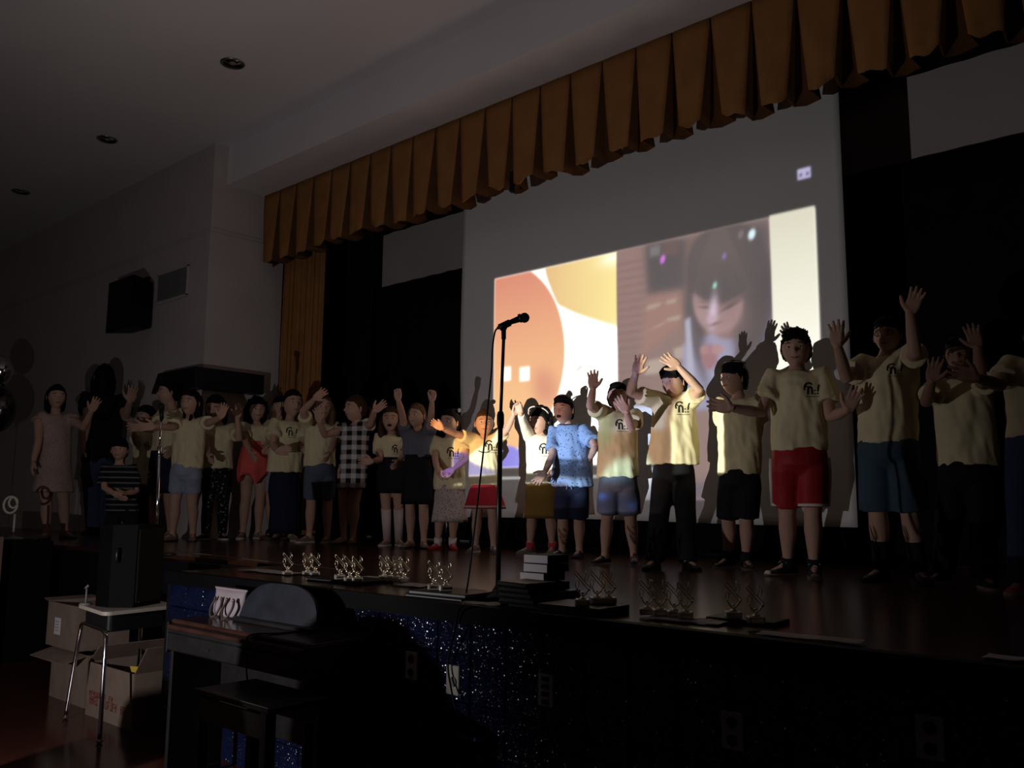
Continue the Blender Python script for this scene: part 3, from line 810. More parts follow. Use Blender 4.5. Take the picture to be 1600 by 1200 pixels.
    for side, (sh, el, wr, dirn, sgn_s, spec) in arms.items():
        pose = spec.get('h', 'open')
        pn = np.asarray(spec['pn'](cv, rv, up)) if spec.get('pn') else (fw if spec.get('t') or dirn[2] > .2 else -sx * sgn_s)
        pn = norm(pn - dirn * np.dot(pn, dirn)); y = np.cross(pn, dirn)
        hv, hfc = HANDS[pose]
        right = sgn_s < 0
        q = hv * np.array([1, -1 if right else 1, 1])
        ff = [t[::-1] for t in hfc] if right else hfc
        b.add((q * hl) @ np.array([dirn, y, pn]) + wr - dirn * .004, ff)
    me = b.mesh(name, B); o = link(name, me, M[skin], None, B)
    tag(o, label, 'person', 'people on the stage')
    kid = lambda mb, nm, mt, smooth=True: build(mb, nm, mt, o, off=B, smooth=smooth)
    # face
    for s in (-1, 1):
        e = MB(); e.ell((0, 0, 0), (.062, .045, .036), None, 14, 10); e.v[0] = e.v[0] + np.array([s * .138, .325, .025])
        cen = e.v[0]; mi = []
        for q in e.f:
            c = cen[list(q)].mean(0) - np.array([s * .138, .325, .025]); mi.append(1 if (c[0] ** 2 + c[2] ** 2) < .027 ** 2 and c[1] > 0 else 0)
        e.m = mi; e.v[0] = toW(cen); kid(e, 'eye', [M['eye_white'], M['iris']])
        e = MB(); e.tube([toW((s * .06, .393, .115)), toW((s * .14, .385, .135)), toW((s * .215, .335, .115))], [.011 * hm, .014 * hm, .007 * hm], 6); kid(e, 'eyebrow', M[hair[1]])
    e = MB()
    if mouth == 'open':
        e.ell((0, .385, -.245), (.085, .035, .055), None, 14, 8); e.v[0] = toW(e.v[0]); kid(e, 'mouth', M['mouth_in'])
    else:
        e.tube([toW((-.105, .352, -.215)), toW((-.05, .398, -.238)), toW((0, .412, -.242)), toW((.05, .398, -.238)), toW((.105, .352, -.215))], [.006 * hm, .017 * hm, .02 * hm, .017 * hm, .006 * hm], 8)
        mo = kid(e, 'mouth', M['lip_red'])
        if mouth == 'smile':
            e = MB(); e.tube([toW((-.07, .392, -.229)), toW((0, .424, -.236)), toW((.07, .392, -.229))], [.004 * hm, .008 * hm, .004 * hm], 6); build(e, 'teeth', M['teeth'], mo, off=B, smooth=True)
    # hair
    style, hmat = hair[0], M[hair[1]]
    e = MB(); e.ell((0, 0, 0), (1, 1, 1), None, 48, 34)
    d = e.v[0]; x, y, z = d[:, 0], d[:, 1], d[:, 2]
    vol = {'short': .075, 'messy': .09, 'curly': .13, 'bob': .09, 'long': .08, 'bun': .07, 'pony': .065, 'braid': .09, 'fringe': .10}[style]
    seed = hash(name + label) % 97 if False else sum(map(ord, label)) % 97
    fr = np.array([noise.noise(Vector((p[0] * 4 + seed, p[1] * 4, p[2] * 4))) for p in d])
    fine = np.array([noise.noise(Vector((p[0] * 11 + seed, p[1] * 11, p[2] * 7))) for p in d])
    rr = 1 + vol * (1.0 + .7 * fr) + .02 * fine + (.05 * np.abs(fine) if style in ('messy', 'curly') else 0)
    hv = np.stack([x * .345 * rr, y * .425 * rr - .012, z * .5 * rr + .008], 1)
    hl0 = {'fringe': .22, 'messy': .34, 'short': .34, 'curly': .36}.get(style, .44)
    hl0 = hl0 - .14 * np.clip(np.abs(x) - .4, 0, 1) + .04 * fr
    yk = [-1, -.35, -.10, .06, .22, .38]; zk = [-.70, -.62, -.40, -.22, -.02, .20]
    if style in ('long', 'bob', 'braid', 'curly'): yk, zk = [-1, .0, .14, .28, .42], [-.95, -.95, -.80, -.35, .15]
    line = np.interp(y, yk, zk); wy = np.clip((y - yk[-1]) / .14, 0, 1); line = line * (1 - wy) + hl0 * wy + .04 * fine
    kk = np.clip((z - line) / .11 + .5, 0, 1); kk = (kk * kk * (3 - 2 * kk))[:, None]
    hv = hv * kk + np.stack([x * .28, y * .35 - .02, z * .42], 1) * (1 - kk)
    e.v[0] = toW(hv)
    dn = -up
    if style in ('long', 'bob', 'braid', 'curly'):
        ln = {'long': 1.0, 'bob': .62, 'braid': .80, 'curly': .75}[style]; wd = {'long': .36, 'bob': .40, 'braid': .40, 'curly': .46}[style]
        c0 = H + hfw * hm * -.16
        cs = [c0 + up * hm * .30, c0 + up * hm * .05, c0 - up * hm * .3, c0 - up * hm * (.3 + .35 * ln) - hfw * .0, c0 - up * hm * (.3 + .62 * ln)]
        e.loft(cs, np.array([wd * .8, wd, wd * 1.0, wd * .95, wd * .5]) * hm, np.array([.24, .27, .22, .17, .08]) * hm, hsx, hfw, 40, wob=[(.05, 9, seed + i * .4) for i in range(5)])
    if style == 'long':
        for s in (-1, 1):
            p0 = toW((s * .30, .10, .15)); e.tube([p0, p0 + hsx * s * .07 * hm - up * .35 * hm, p0 + hsx * s * .05 * hm - up * .75 * hm + hfw * .02, p0 - up * 1.05 * hm + hsx * s * .02 * hm], np.array([.09, .12, .12, .05]) * hm, 10)
    if style == 'braid':
        p0 = toW((.12, .12, -.55))
        for q in range(9): e.ell(p0 - up * .135 * hm * q + cv * .02 + rv * (.012 * hm * math.sin(q * 2.4) - .03 * hm * q), (.075 * hm * (1 - .05 * q), .07 * hm * (1 - .05 * q), .10 * hm), None, 10, 7)
        e.tube([toW((-.28, .0, .2)), toW((-.2, .05, -.25)), p0 + up * .05], [.10 * hm, .13 * hm, .08 * hm], 10)
    if style == 'pony':
        p0 = toW((0, -.42, .12)); e.ell(p0, (.08 * hm,) * 3); e.tube([p0, p0 - hfw * .16 * hm - up * .1 * hm, p0 - hfw * .2 * hm - up * .5 * hm, p0 - hfw * .12 * hm - up * .95 * hm], np.array([.07, .12, .13, .04]) * hm, 12)
    if style == 'bun':
        e.ell(toW((.05, -.40, .22)), (.17 * hm, .15 * hm, .16 * hm), None, 18, 12)
    if style == 'messy':
        for q in range(46):
            p = norm([rng.uniform(-1, 1), rng.uniform(-.9, .75), rng.uniform(.30, 1)]); s0 = p * np.array([.345, .42, .5]) * .98; s1 = p * np.array([.345, .42, .5]) * 1.17 + np.array([rng.uniform(-.05, .05), .04, .02])
            e.tube([toW(s0), toW((s0 + s1) / 2 * 1.01), toW(s1)], np.array([.055, .04, .008]) * hm, 5)
    if style == 'curly':
        for q in range(60):
            p = norm([rng.uniform(-1, 1), rng.uniform(-1, .25), rng.uniform(-.75, .9)]); e.ell(toW(p * np.array([.40, .47, .54])), (.085 * hm,) * 3, None, 8, 6)
    if style in ('fringe', 'short'):
        for q in range(17):
            u = -1 + 2 * q / 16; x0 = u * .27; j = .03 * rng.uniform(-1, 1)
            if style == 'fringe': pts = [(x0 * .9, .22 - .05 * u * u, .49 - .05 * u * u), (x0 * 1.02, .375 - .10 * u * u, .36 - .03 * u * u), (x0 * 1.1 + .01, .402 - .15 * u * u, .17 + j - .03 * u * u)]
            else: pts = [(x0 * .85, .16 - .05 * u * u, .505 - .06 * u * u), (x0 * .95 + .01, .32 - .10 * u * u, .42 - .05 * u * u), (x0 + .03, .375 - .13 * u * u, .29 + j * .6 - .04 * u * u)]
            e.tube([toW(t_) for t_ in pts], np.array([.035, .036, .010]) * hm, 6)
    kid(e, 'hair', hmat)
    # upper garment
    bvh = None
    if top:
        hem = pix(top['hem']); hw = top['hw'] * mpp
        U = lambda t: hem * (1 - t) + N * t
        lean = top.get('cap', 1.0)
        e = MB()
        tl = np.array([0, .02, .25, .52, .76, .90, .975, 1.0])
        hd_ = max(hw * top.get('dep', .68), .072 * S * girth)
        wc = max(.108 * S * sw * (1 + .6 * (girth - 1)), hw * .80)
        wids = [hw, hw, hw * .72 + wc * .28, hw * .3 + wc * .7, wc, .112 * S * sw, .078 * S * sw, .042 * S]
        deps = [hd_, hd_, hd_ * .95, hd_ * .75 + .02 * S, .078 * S * girth, .066 * S, .050 * S, .040 * S]
        if top.get('waist'):
            wp = pix(top['waist']); ww = top['ww'] * mpp; tw = float(np.clip(np.dot(wp - hem, N - hem) / np.dot(N - hem, N - hem), .1, .7))
            wids = [np.interp(t, [0, tw, .76, .90, .975, 1], [hw, ww, ww * 1.08, .100 * S * sw, .066 * S, .042 * S]) for t in tl]
            deps = [np.interp(t, [0, tw, .76, .90, .975, 1], [hw * .75, ww * .75, ww * .72, .060 * S, .048 * S, .038 * S]) for t in tl]
        for i_, t in enumerate(tl):
            zz = U(t)[2]; hzz = HP[2]
            if t < .9:
                mw = np.interp(zz, [hzz - .30 * S, hzz - .10 * S, hzz, hzz + .5 * (N[2] - hzz), N[2]], [.090, .106, .106, .096 * max(1, girth), .10]) * S
                wids[i_] = max(wids[i_], mw); deps[i_] = max(deps[i_], .072 * S * (1 if zz > hzz - .1 * S else .9))
        e.loft([U(t) for t in tl], wids, deps, sx, fw, 36)
        for side, (sh, el, wr, dirn, sgn_s, spec) in arms.items():
            fr_ = top.get('sl', .62)
            if fr_ <= 0: continue
            r0 = (.046 + .004 * girth) * S
            if fr_ <= 1:
                en = sh * (1 - fr_) + el * fr_
                e.tube([sh - sx * sgn_s * .05 * S - up * .02 * S, sh + up * .004, sh * .5 + en * .5, en], [r0, r0 * .98, r0 * .92, r0 * .98], 18)
            else:
                en = el * (2 - fr_) + wr * (fr_ - 1)
                e.tube([sh - sx * sgn_s * .05 * S - up * .02 * S, sh + up * .004, el, en], [r0, r0 * .92, .031 * S, .025 * S], 18)
        me2 = remesh(e.mesh(), .0095, 2)
        v, f = arrays(me2); n = normals(me2)
        sd = sum(map(ord, label)) % 50
        amp = top.get('wr', .013)
        dsp = np.array([noise.noise(Vector((p[0] * 15 + sd, p[1] * 15, p[2] * 4.5))) + .5 * noise.noise(Vector((p[0] * 30 + sd, p[1] * 30 + p[2] * 9, p[2] * 12))) for p in v])
        w = np.clip((np.array([np.dot(N - p, up) for p in v])) / (.10 * S), 0, 1)
        v = v + n * (dsp * amp * (.3 + .7 * w))[:, None]
        bpy.data.meshes.remove(me2)
        e = MB(); e.add(v, f); tp = kid(e, top.get('name', 'tshirt'), M[top['mat']])
        bvh = BVHTree.FromPolygons([Vector(p) for p in v], f)
        if top.get('collar'):
            e = MB(); R0 = []
            for dz, rr_ in ((-.01, .052), (.034, .055), (.022, .074), (-.016, .082)):
                an = np.linspace(0, 2 * PI, 25)[:-1]; R0.append(N + up * dz * S * .8 + (rr_ * S * np.cos(an))[:, None] * sx + ((rr_ * .92) * S * np.sin(an))[:, None] * fw - up * (.012 * S * np.clip(np.sin(an), 0, 1))[:, None])
            e.rings(R0, False); build(e, 'collar', M[top['mat']], tp, off=B, smooth=True)
        if top.get('belt'):
            e = MB(); e.loft([hem + up * .0, hem + up * .03], [hw * 1.02] * 2, [hd_ * 1.02] * 2, sx, fw, 36); build(e, 'belt', M['black_cotton'], tp, off=B, smooth=True)
        if logo:
            lp, lw = logo; r = ray(*lp); hit = bvh.ray_cast(Vector(CAMP), Vector(norm(r)))
            if hit[0] is not None:
                hp0 = np.array(hit[0]); nn = norm(np.array(hit[1]) * np.array([1, 1, .3])); nn = norm(nn * .5 + fw * .5)
                tx_ = norm(np.cross(up, nn)); tz_ = up; wpx = lw * mpp * .86
                if np.dot(tx_, rv) < 0: tx_ = -tx_
                e = MB()
                for pts, th in logo_lines():
                    th = th * 1.3
                    pts = np.array(pts); pp = []
                    for i in range(len(pts) - 1):
                        for q in range(4): pp.append(pts[i] + (pts[i + 1] - pts[i]) * q / 4)
                    pp.append(pts[-1]); pp = np.array(pp); tg = np.gradient(pp, axis=0); tg /= np.linalg.norm(tg, axis=1)[:, None] + 1e-9
                    nr_ = np.stack([-tg[:, 1], tg[:, 0]], 1); V3 = []
                    for sgn in (-1, 1):
                        for p2 in pp + nr_ * th * .5 * sgn:
                            w0 = hp0 + tx_ * p2[0] * wpx + tz_ * p2[1] * wpx
                            h2 = bvh.ray_cast(Vector(w0 + nn * .12), Vector(-nn))
                            V3.append((np.array(h2[0]) if h2[0] is not None and h2[3] < .2 else w0) + nn * .0025)
                    m_ = len(pp); e.add(V3, [(i, i + 1, i + 1 + m_, i + m_) for i in range(m_ - 1)])
                build(e, 'chest_print', M['print'], tp, off=B)
    # lower garment
    if bot:
        kind = bot['k']; e = MB()
        wt = HP + up * .045 * S if not bot.get('waist') else pix(bot['waist'])
        bm_ = M[bot['mat']]
        if kind in ('shorts', 'trousers', 'leggings'):
            tight = kind == 'leggings'
            if not tight: e.loft([HP - up * .065 * S, HP - up * .03 * S, HP, wt], np.array([.06, .100 * girth, .102 * girth, .096 * girth]) * S, np.array([.05, .076 * girth, .078 * girth, .070 * girth]) * S, sx, fw, 26)
            else: e.loft([HP - up * .06 * S, HP - up * .03 * S, HP, wt], np.array([.05, .092, .097, .088]) * S, np.array([.045, .068, .070, .062]) * S, sx, fw, 26)
            for side, (hj, kn, an_, fd) in lg.items():
                if kind == 'shorts' or bot.get('to'):
                    zt = pix((hip[0], bot['to']))[2]
                    path = [hj + up * .02 * S, hj - up * .03 * S]; 
                    def at(z):
                        if z > kn[2]: t = (hj[2] - z) / (hj[2] - kn[2]); return hj * (1 - t) + kn * t
                        t = (kn[2] - z) / (kn[2] - an_[2]); return kn * (1 - t) + an_ * t
                    path += [at((hj[2] - .03 * S) * .5 + zt * .5), at(zt)]
                    fl = bot.get('fl', 1.0)
                    rad = np.array([.056, .061, .058 * fl, .056 * fl]) * S * girth if not tight else np.array([.056, .056, .045, .040]) * S
                    if bot.get('rw'): rad[-1] = bot['rw'] * mpp; rad[-2] = (rad[-1] + rad[1]) / 2
                else:
                    path = [hj + up * .02 * S, hj - up * .03 * S, hj * .5 + kn * .5, kn, kn * .5 + an_ * .5, an_ - up * .01 * S]
                    rad = np.array([.056, .060, .056, .050, .047, .046]) * S * girth if not tight else np.array([.055, .056, .049, .038, .040, .029]) * S
                e.tube(path, rad, 18)
            me2 = remesh(e.mesh(), .0095, 2); v, f = arrays(me2); n = normals(me2); bpy.data.meshes.remove(me2)
            dsp = np.array([noise.noise(Vector((p[0] * 13, p[1] * 13, p[2] * 6))) for p in v]); v = v + n * (dsp * (.003 if tight else .006))[:, None]
            e = MB(); e.add(v, f); bo = kid(e, kind if kind != 'trousers' else 'trousers', bm_)
            if bot.get('trim'):
                for side, (hj, kn, an_, fd) in lg.items():
                    p = at(zt) if False else None
                    t = (hj[2] - zt) / (hj[2] - kn[2]); c = hj * (1 - t) + kn * t
                    if zt < kn[2]: t = (kn[2] - zt) / (kn[2] - an_[2]); c = kn * (1 - t) + an_ * t
                    q = MB(); q.loft([c - up * .004, c + up * .012], [rad[-1] * 1.05] * 2, [rad[-1] * 1.05] * 2, sx, fw, 24); build(q, 'hem_trim', M[bot['trim']], bo, off=B, smooth=True)
                    sg = side * flip; q = MB(); o1 = sx * sg
                    q.tube([HP + o1 * .104 * S * girth, hj - up * .05 * S + o1 * .062 * S * girth, c + o1 * rad[-1] * 1.02], .012, 6); build(q, 'side_stripe', M[bot['trim']], bo, off=B, smooth=True)
        else:                              # skirt
            w0 = bot['w0'] * mpp; w1 = bot['w1'] * mpp; he = pix(bot['hem']); n = 72; R0 = []; an = np.arange(n) / n * 2 * PI
            pl = bot.get('pl', 11); am = bot.get('am', .06)
            for t in np.linspace(0, 1, 9):
                c = wt * (1 - t) + he * t; w_ = max(w0 * (1 - t) + w1 * t, np.interp(c[2], [HP[2] - .26 * S, HP[2] - .10 * S, HP[2] + .02 * S, HP[2] + .1 * S], [.088, .110, .104, .095]) * S)
                w_ *= .87 + .13 * min(1, t / .25)
                kk = 1 + am * t * np.cos(pl * an + 1.3 * t) + .02 * t * np.cos(3 * an)
                zz = np.zeros(n)
                if bot.get('points'): zz = -bot['points'] * t * t * np.clip(np.cos(4 * an + .8), -.6, 1)
                R0.append(c + (w_ * kk * np.cos(an))[:, None] * sx + (max(w_ * .74, .076 * S) * kk * np.sin(an))[:, None] * fw + zz[:, None] * up)
            R0.append(R0[-1] * .94 + R0[-1].mean(0) * .06 + up * .02)
            e.rings(R0, True); bo = kid(e, 'skirt', bm_)
    # extras
    for ex in extra:
        e = MB()
        if ex == 'headband':
            an = np.linspace(-1.75, 1.75, 25); e.tube([toW((math.sin(t) * .41, .04 + .43 * math.cos(t) * .55, .30 + .25 * math.cos(t))) for t in an], .022 * hm, 8); hb = kid(e, 'headband', M['white_trim'])
            for q in range(6):
                e = MB(); c = toW((-.30 - .05 * math.cos(q), .12 + .07 * math.sin(q * 1.1), .30 + .07 * math.cos(q * 1.1)));
                for w_ in range(5): e.ell(c + HA.T @ np.array([.0, math.cos(w_ * 1.257), math.sin(w_ * 1.257)]) * .035 * hm, (.03 * hm,) * 3, None, 8, 6)
                build(e, 'flower', M['lace'], hb, off=B, smooth=True)
        if ex == 'bow':
            c = toW((.12, -.22, .50))
            for s in (-1, 1): e.ell(c + hsx * s * .14 * hm, (.13 * hm, .05 * hm, .09 * hm), None, 12, 8)
            e.ell(c, (.05 * hm,) * 3, None, 8, 6); kid(e, 'hair_bow', M['greyblue'])
        if ex == 'skullcap':
            an = np.arange(28) / 28 * 2 * PI; Rr = []
            for t, rr_ in ((0, .30), (.4, .27), (.75, .17), (1, .02)): Rr.append(toW(np.stack([rr_ * np.cos(an), rr_ * 1.1 * np.sin(an) - .06, np.full(28, .475 + .085 * t)], 1)))
            e.rings(Rr, True); sc_ = kid(e, 'skullcap', M['black_cotton'])
            e = MB(); pt = [toW((.302 * math.cos(t), .335 * math.sin(t) - .06, .475)) for t in np.linspace(0, 2 * PI, 29)]; e.tube(pt, .014 * hm, 6); build(e, 'cap_edge', M['white_trim'], sc_, off=B, smooth=True)
        if ex == 'glasses':
            for s in (-1, 1):
                e.tube([toW((s * .14 + .085 * math.cos(t), .40 - .03 * abs(math.cos(t)), .025 + .065 * math.sin(t))) for t in np.linspace(0, 2 * PI, 17)], .010 * hm, 5)
                e.tube([toW((s * .225, .37, .04)), toW((s * .34, .02, .04))], .010 * hm, 5)
            kid(e, 'glasses', M['black_plastic'])
        if ex == 'cord':
            an = np.linspace(0, 2 * PI, 40); c = N - up * .0; pts = [c + sx * .06 * S * math.sin(t) + fw * (.055 * S * math.cos(t) + .032 * S) - up * (.05 * S * (1 + math.cos(t))) for t in an]
            e.tube(pts, .004, 5); kid(e, 'neck_cord', M['black_cotton'])
        if ex == 'bracelet':
            sh, el, wr, dirn, sg, spc = arms[1]; e.tube([wr + norm(np.cross(dirn, up)) * .02 * S * math.cos(t) + np.cross(dirn, norm(np.cross(dirn, up))) * .02 * S * math.sin(t) - dirn * .02 for t in np.linspace(0, 2 * PI, 15)], .004, 5); kid(e, 'bracelet', M['white_trim'])
        if ex == 'drawstring':
            for s in (-1, 1): e.tube([wt + fw * .085 * S, wt + fw * .092 * S - up * .03 + sx * s * .01, wt + fw * .092 * S - up * .08 + sx * s * .02], .003, 5)
            kid(e, 'drawstring', M['lightblue'])
    # socks, shoes
    if not knees:
        for side, (hj, kn, an_, fd) in lg.items():
            ls = .150 * S; yx = np.cross(up, fd); base = np.array([an_[0], an_[1], 0.0])
            tr = lambda v_: np.asarray(v_) * ls @ np.array([fd, yx, up]) + base
            if sock:
                e = MB(); e.tube([an_ - up * .02 * S, an_ + (kn - an_) * sock[1]], [.029 * S, .028 * S + .01 * S * min(1, sock[1])], 14); kid(e, 'sock', M[sock[0]])
            e = MB(); e.add(tr(SHOE_UP.v[0]), SHOE_UP.f); s_ = kid(e, 'shoe', M[shoes])
            e = MB(); e.add(tr(SHOE_SO.v[0]), SHOE_SO.f); build(e, 'sole', M[sole], s_, off=B)
            if laces:
                e = MB(); 
                for q, vv in enumerate(LACE.v): e.add(tr(vv), [])
                e.f = LACE.f; e.m = LACE.m; build(e, 'laces', M['sole_white'], s_, off=B)
                e = MB(); e.ell((.66, 0, .09), (.085, .125, .075), None, 14, 8); e.v[0] = tr(e.v[0]); build(e, 'toe_cap', M['sole_white'], s_, off=B, smooth=True)
    return o

palm_back = lambda cv, rv, up: -cv
palm_side = lambda cv, rv, up: rv
palm_left = lambda cv, rv, up: -rv

T = lambda hem, hw, m='shirt', **k: dict(hem=hem, hw=hw, mat=m, **k)
person('person', 'dark-haired girl in a pale pink lace dress, one arm raised, nearest the left wall', 3.9, [(72, 843), (101, 841)], (83, 738), (87, 648), (88, 621), 44, bf=-12, hf=-12,
       L=dict(e=(60, 690), w=(52, 722), h='relaxed'), R=dict(e=(131, 668), w=(143, 642), t=(155, 618)), hair=('bob', 'hair_dark'), mouth='closed',
       top=T((83, 769), 33, 'pinkdress', name='dress', sl=.12, waist=(85, 700), ww=23, wr=.006), shoes='shoe_tan', sole='sole_dark')
person('person', 'person in dark top and blue jeans seen from behind, beside the girl in pink', 4.75, [(146, 836), (171, 836)], (158, 728), (164, 618), (163, 589), 44, bf=172, hf=170,
       L=dict(e=(137, 652), w=(131, 690), h='relaxed'), R=dict(e=(196, 652), w=(203, 627), t=(209, 604)), hair=('long', 'hair_dark'), mouth='closed',
       top=T((158, 724), 29, 'black_cotton'), bot=dict(k='trousers', mat='denim'), sole='sole_dark')
person('person', 'boy in a dark striped knit shirt kneeling on the stage with folded arms', 4.25, [(200, 838), (224, 838)], (193, 795), (186, 727), (187, 703), 40, bf=15, hf=15, S=1.35,
       knees=[(168, 828), (205, 832)], L=dict(e=(163, 762), w=(183, 774), h='relaxed'), R=dict(e=(213, 768), w=(193, 771), h='relaxed'), hair=('fringe', 'hair_dark'), mouth='closed',
       top=T((191, 800), 26, 'striped', sl=.8), bot=dict(k='trousers', mat='black_cotton'))
person('person', 'child in a cream print shirt behind the chrome microphone stand, arm held out low', 4.80, [(222, 836), (238, 836)], (231, 768), (232, 676), (229, 652), 40, bf=25, hf=55,
       L=dict(e=(213, 692), w=(206, 668), h='relaxed'), R=dict(e=(246, 712), w=(240, 735), h='relaxed'), hair=('short', 'hair_dark'), mouth='closed',
       top=T((229, 757), 23), bot=dict(k='trousers', mat='black_cotton'), logo=((232, 697), 15), sole='sole_dark')
person('person', 'girl in a cream shirt and navy skirt turned to the chrome microphone, hair tied back', 4.78, [(238, 838), (266, 838)], (258, 728), (269, 642), (264, 614), 42, bf=48, hf=75,
       L=dict(e=(246, 668), w=(224, 668), t=(205, 668)), R=dict(e=(284, 680), w=(270, 700), h='relaxed'), hair=('pony', 'hair_dark'), mouth='closed',
       top=T((257, 710), 19), bot=dict(k='skirt', mat='navy', waist=(257, 705), hem=(255, 771), w0=15, w1=18, am=.02), shoes='shoe_tan', sole='sole_dark')
person('person', 'girl with a long dark braid over her cream shirt and pale blue shorts, arms wide', 4.6, [(269, 842), (301, 842)], (291, 735), (298, 655), (298, 630), 45, bf=25, hf=32,
       L=dict(e=(270, 668), w=(241, 666), t=(212, 668)), R=dict(e=(328, 660), w=(345, 652), t=(352, 634)), hair=('braid', 'hair_dark'), mouth='closed',
       top=T((292, 732), 25), bot=dict(k='shorts', mat='lightblue', to=769, fl=.95), shoes='shoe_tan', sole='sole_dark')
person('person', 'dark-haired girl in a shaded cream shirt and black flowered leggings, one hand up', 5.05, [(321, 838), (347, 838)], (340, 740), (342, 665), (337, 639), 46, bf=10, hf=20, hp=12,
       L=dict(e=(322, 695), w=(326, 712), h='relaxed'), R=dict(e=(374, 685), w=(371, 652), t=(377, 622)), hair=('bob', 'hair_dark'), mouth='closed',
       top=T((340, 732), 22), bot=dict(k='leggings', mat='floral'))
person('person', 'girl with curly dark hair in a yellow top and coral skirt with pointed hem', 5.45, [(379, 838), (403, 839)], (398, 725), (402, 664), (401, 641), 42, bf=-12, hf=-14,
       L=dict(e=(384, 690), w=(392, 708), h='relaxed'), R=dict(e=(420, 690), w=(412, 706), h='relaxed', t=(428, 702)), hair=('curly', 'hair_dark'), mouth='closed',
       top=T((400, 695), 15), bot=dict(k='skirt', mat='coral', waist=(399, 690), hem=(394, 748), w0=12, w1=24, points=.06, pl=7, am=.08), shoes='shoe_tan')
person('person', 'child in denim shorts half hidden behind the long navy skirt, hand at cheek', 5.72, [(424, 836), (438, 836)], (432, 735), (440, 660), (438, 637), 37, bf=0, hf=0,
       L=dict(e=(423, 682), w=(428, 662), t=(432, 644)), R=None, hair=('short', 'hair_dark'), mouth='closed', top=T((432, 730), 17), bot=dict(k='shorts', mat='lightblue', to=766))
person('person', 'tall girl in a wide cream print shirt and long navy skirt, smiling to one side', 5.35, [(432, 840), (456, 840)], (447, 745), (453, 658), (457, 631), 46, bf=-10, hf=-22,
       L=dict(e=(427, 695), w=(434, 706), t=(445, 702), h='relaxed'), R=dict(e=(473, 700), w=(484, 712), t=(498, 708)), hair=('pony', 'hair_dark'),
       top=T((445, 738), 29), bot=dict(k='skirt', mat='navy', waist=(446, 730), hem=(445, 834), w0=19, w1=26, am=.02), logo=((456, 675), 17), shoes='shoe_tan')
person('person', 'fair-haired girl in a cream shirt and blue-grey shorts, bent arm raised over her head', 5.45, [(483, 847), (511, 847)], (500, 735), (502, 662), (504, 637), 44, bf=-8, hf=-12,
       L=dict(e=(473, 642), w=(492, 623), t=(512, 606)), R=dict(e=(522, 692), w=(514, 710), h='relaxed'), hair=('long', 'hair_fair'), mouth='closed',
       top=T((499, 729), 21), bot=dict(k='shorts', mat='greyblue', to=778, fl=1.0), shoes='shoe_tan', feetdir=35)
person('person', 'girl in a black and white plaid dress turned sideways, both forearms up', 5.5, [(537, 846), (551, 849)], (549, 735), (557, 664), (556, 639), 44, bf=30, hf=62,
       L=dict(e=(507, 680), w=(499, 658), t=(494, 632)), R=dict(e=(580, 662), w=(585, 642), t=(602, 630)), hair=('pony', 'hair_brown'), mouth='closed',
       top=T((549, 763), 20, 'plaid', name='dress', sl=.35, waist=(550, 705), ww=17, wr=.004), shoes='shoe_tan', sole='sole_dark')
person('person', 'girl in a yellow print shirt, black skirt and white cropped leggings', 5.6, [(605, 847), (623, 850)], (612, 738), (613, 680), (611, 656), 42, bf=5, hf=8, hair=('long', 'hair_brown'), mouth='open',
       L=dict(e=(594, 718), w=(581, 721), t=(566, 721)), R=dict(e=(633, 708), w=(622, 722), h='relaxed'),
       top=T((612, 719), 20), bot=dict(k='skirt', mat='black_cotton', waist=(612, 715), hem=(611, 771), w0=16, w1=21, am=.03), logo=((620, 702), 15), shoes='shoe_tan', sock=('whiteknit', .95))
person('person', 'girl in a grey blouse and black skirt with both arms straight up', 5.5, [(641, 853), (662, 857)], (652, 738), (653, 674), (651, 650), 40, bf=12, hf=32, hair=('pony', 'hair_fair'),
       L=dict(e=(628, 646), w=(622, 624), t=(621, 600), h='fist'), R=dict(e=(673, 656), w=(675, 626), t=(677, 602), h='fist'),
       top=T((653, 716), 23, 'greytop', sl=.45, belt=True), bot=dict(k='skirt', mat='black_cotton', waist=(652, 712), hem=(651, 788), w0=19, w1=25, am=.03), shoes='shoe_tan', sole='sole_dark')
person('person', 'small girl in a yellow print shirt and white lace skirt, red shoes, arms folded', 5.5, [(684, 853), (707, 854)], (702, 757), (703, 684), (703, 661), 42, bf=15, hf=35,
       L=dict(e=(680, 718), w=(684, 738), h='relaxed', t=(694, 742)), R=dict(e=(731, 716), w=(708, 734), h='relaxed', t=(690, 742)), hair=('bun', 'hair_dark'), mouth='closed', extra=('bow',),
       top=T((702, 765), 25), bot=dict(k='skirt', mat='lace', waist=(702, 758), hem=(702, 816), w0=20, w1=28, am=.05, pl=9), logo=((708, 707), 18), shoes='shoe_red', sole='shoe_red', sock=('sock_white', .16))
person('person', 'girl in a red striped skirt right behind the black microphone stand, arms spread', 5.44, [(743, 862), (771, 864)], (758, 756), (757, 686), (757, 662), 43, bf=0, hf=-3, hair=('pony', 'hair_brown'), extra=('cord',),
       L=dict(e=(710, 677), w=(691, 669), t=(676, 660), h='relaxed'), R=dict(e=(793, 670), w=(803, 647), t=(811, 630), h='fist'),
       top=T((757, 757), 25), bot=dict(k='skirt', mat='red_skirt', waist=(757, 758), hem=(757, 795), w0=22, w1=32, am=.05, pl=9), logo=((768, 697), 20), shoes='shoe_grey', feetdir=10)
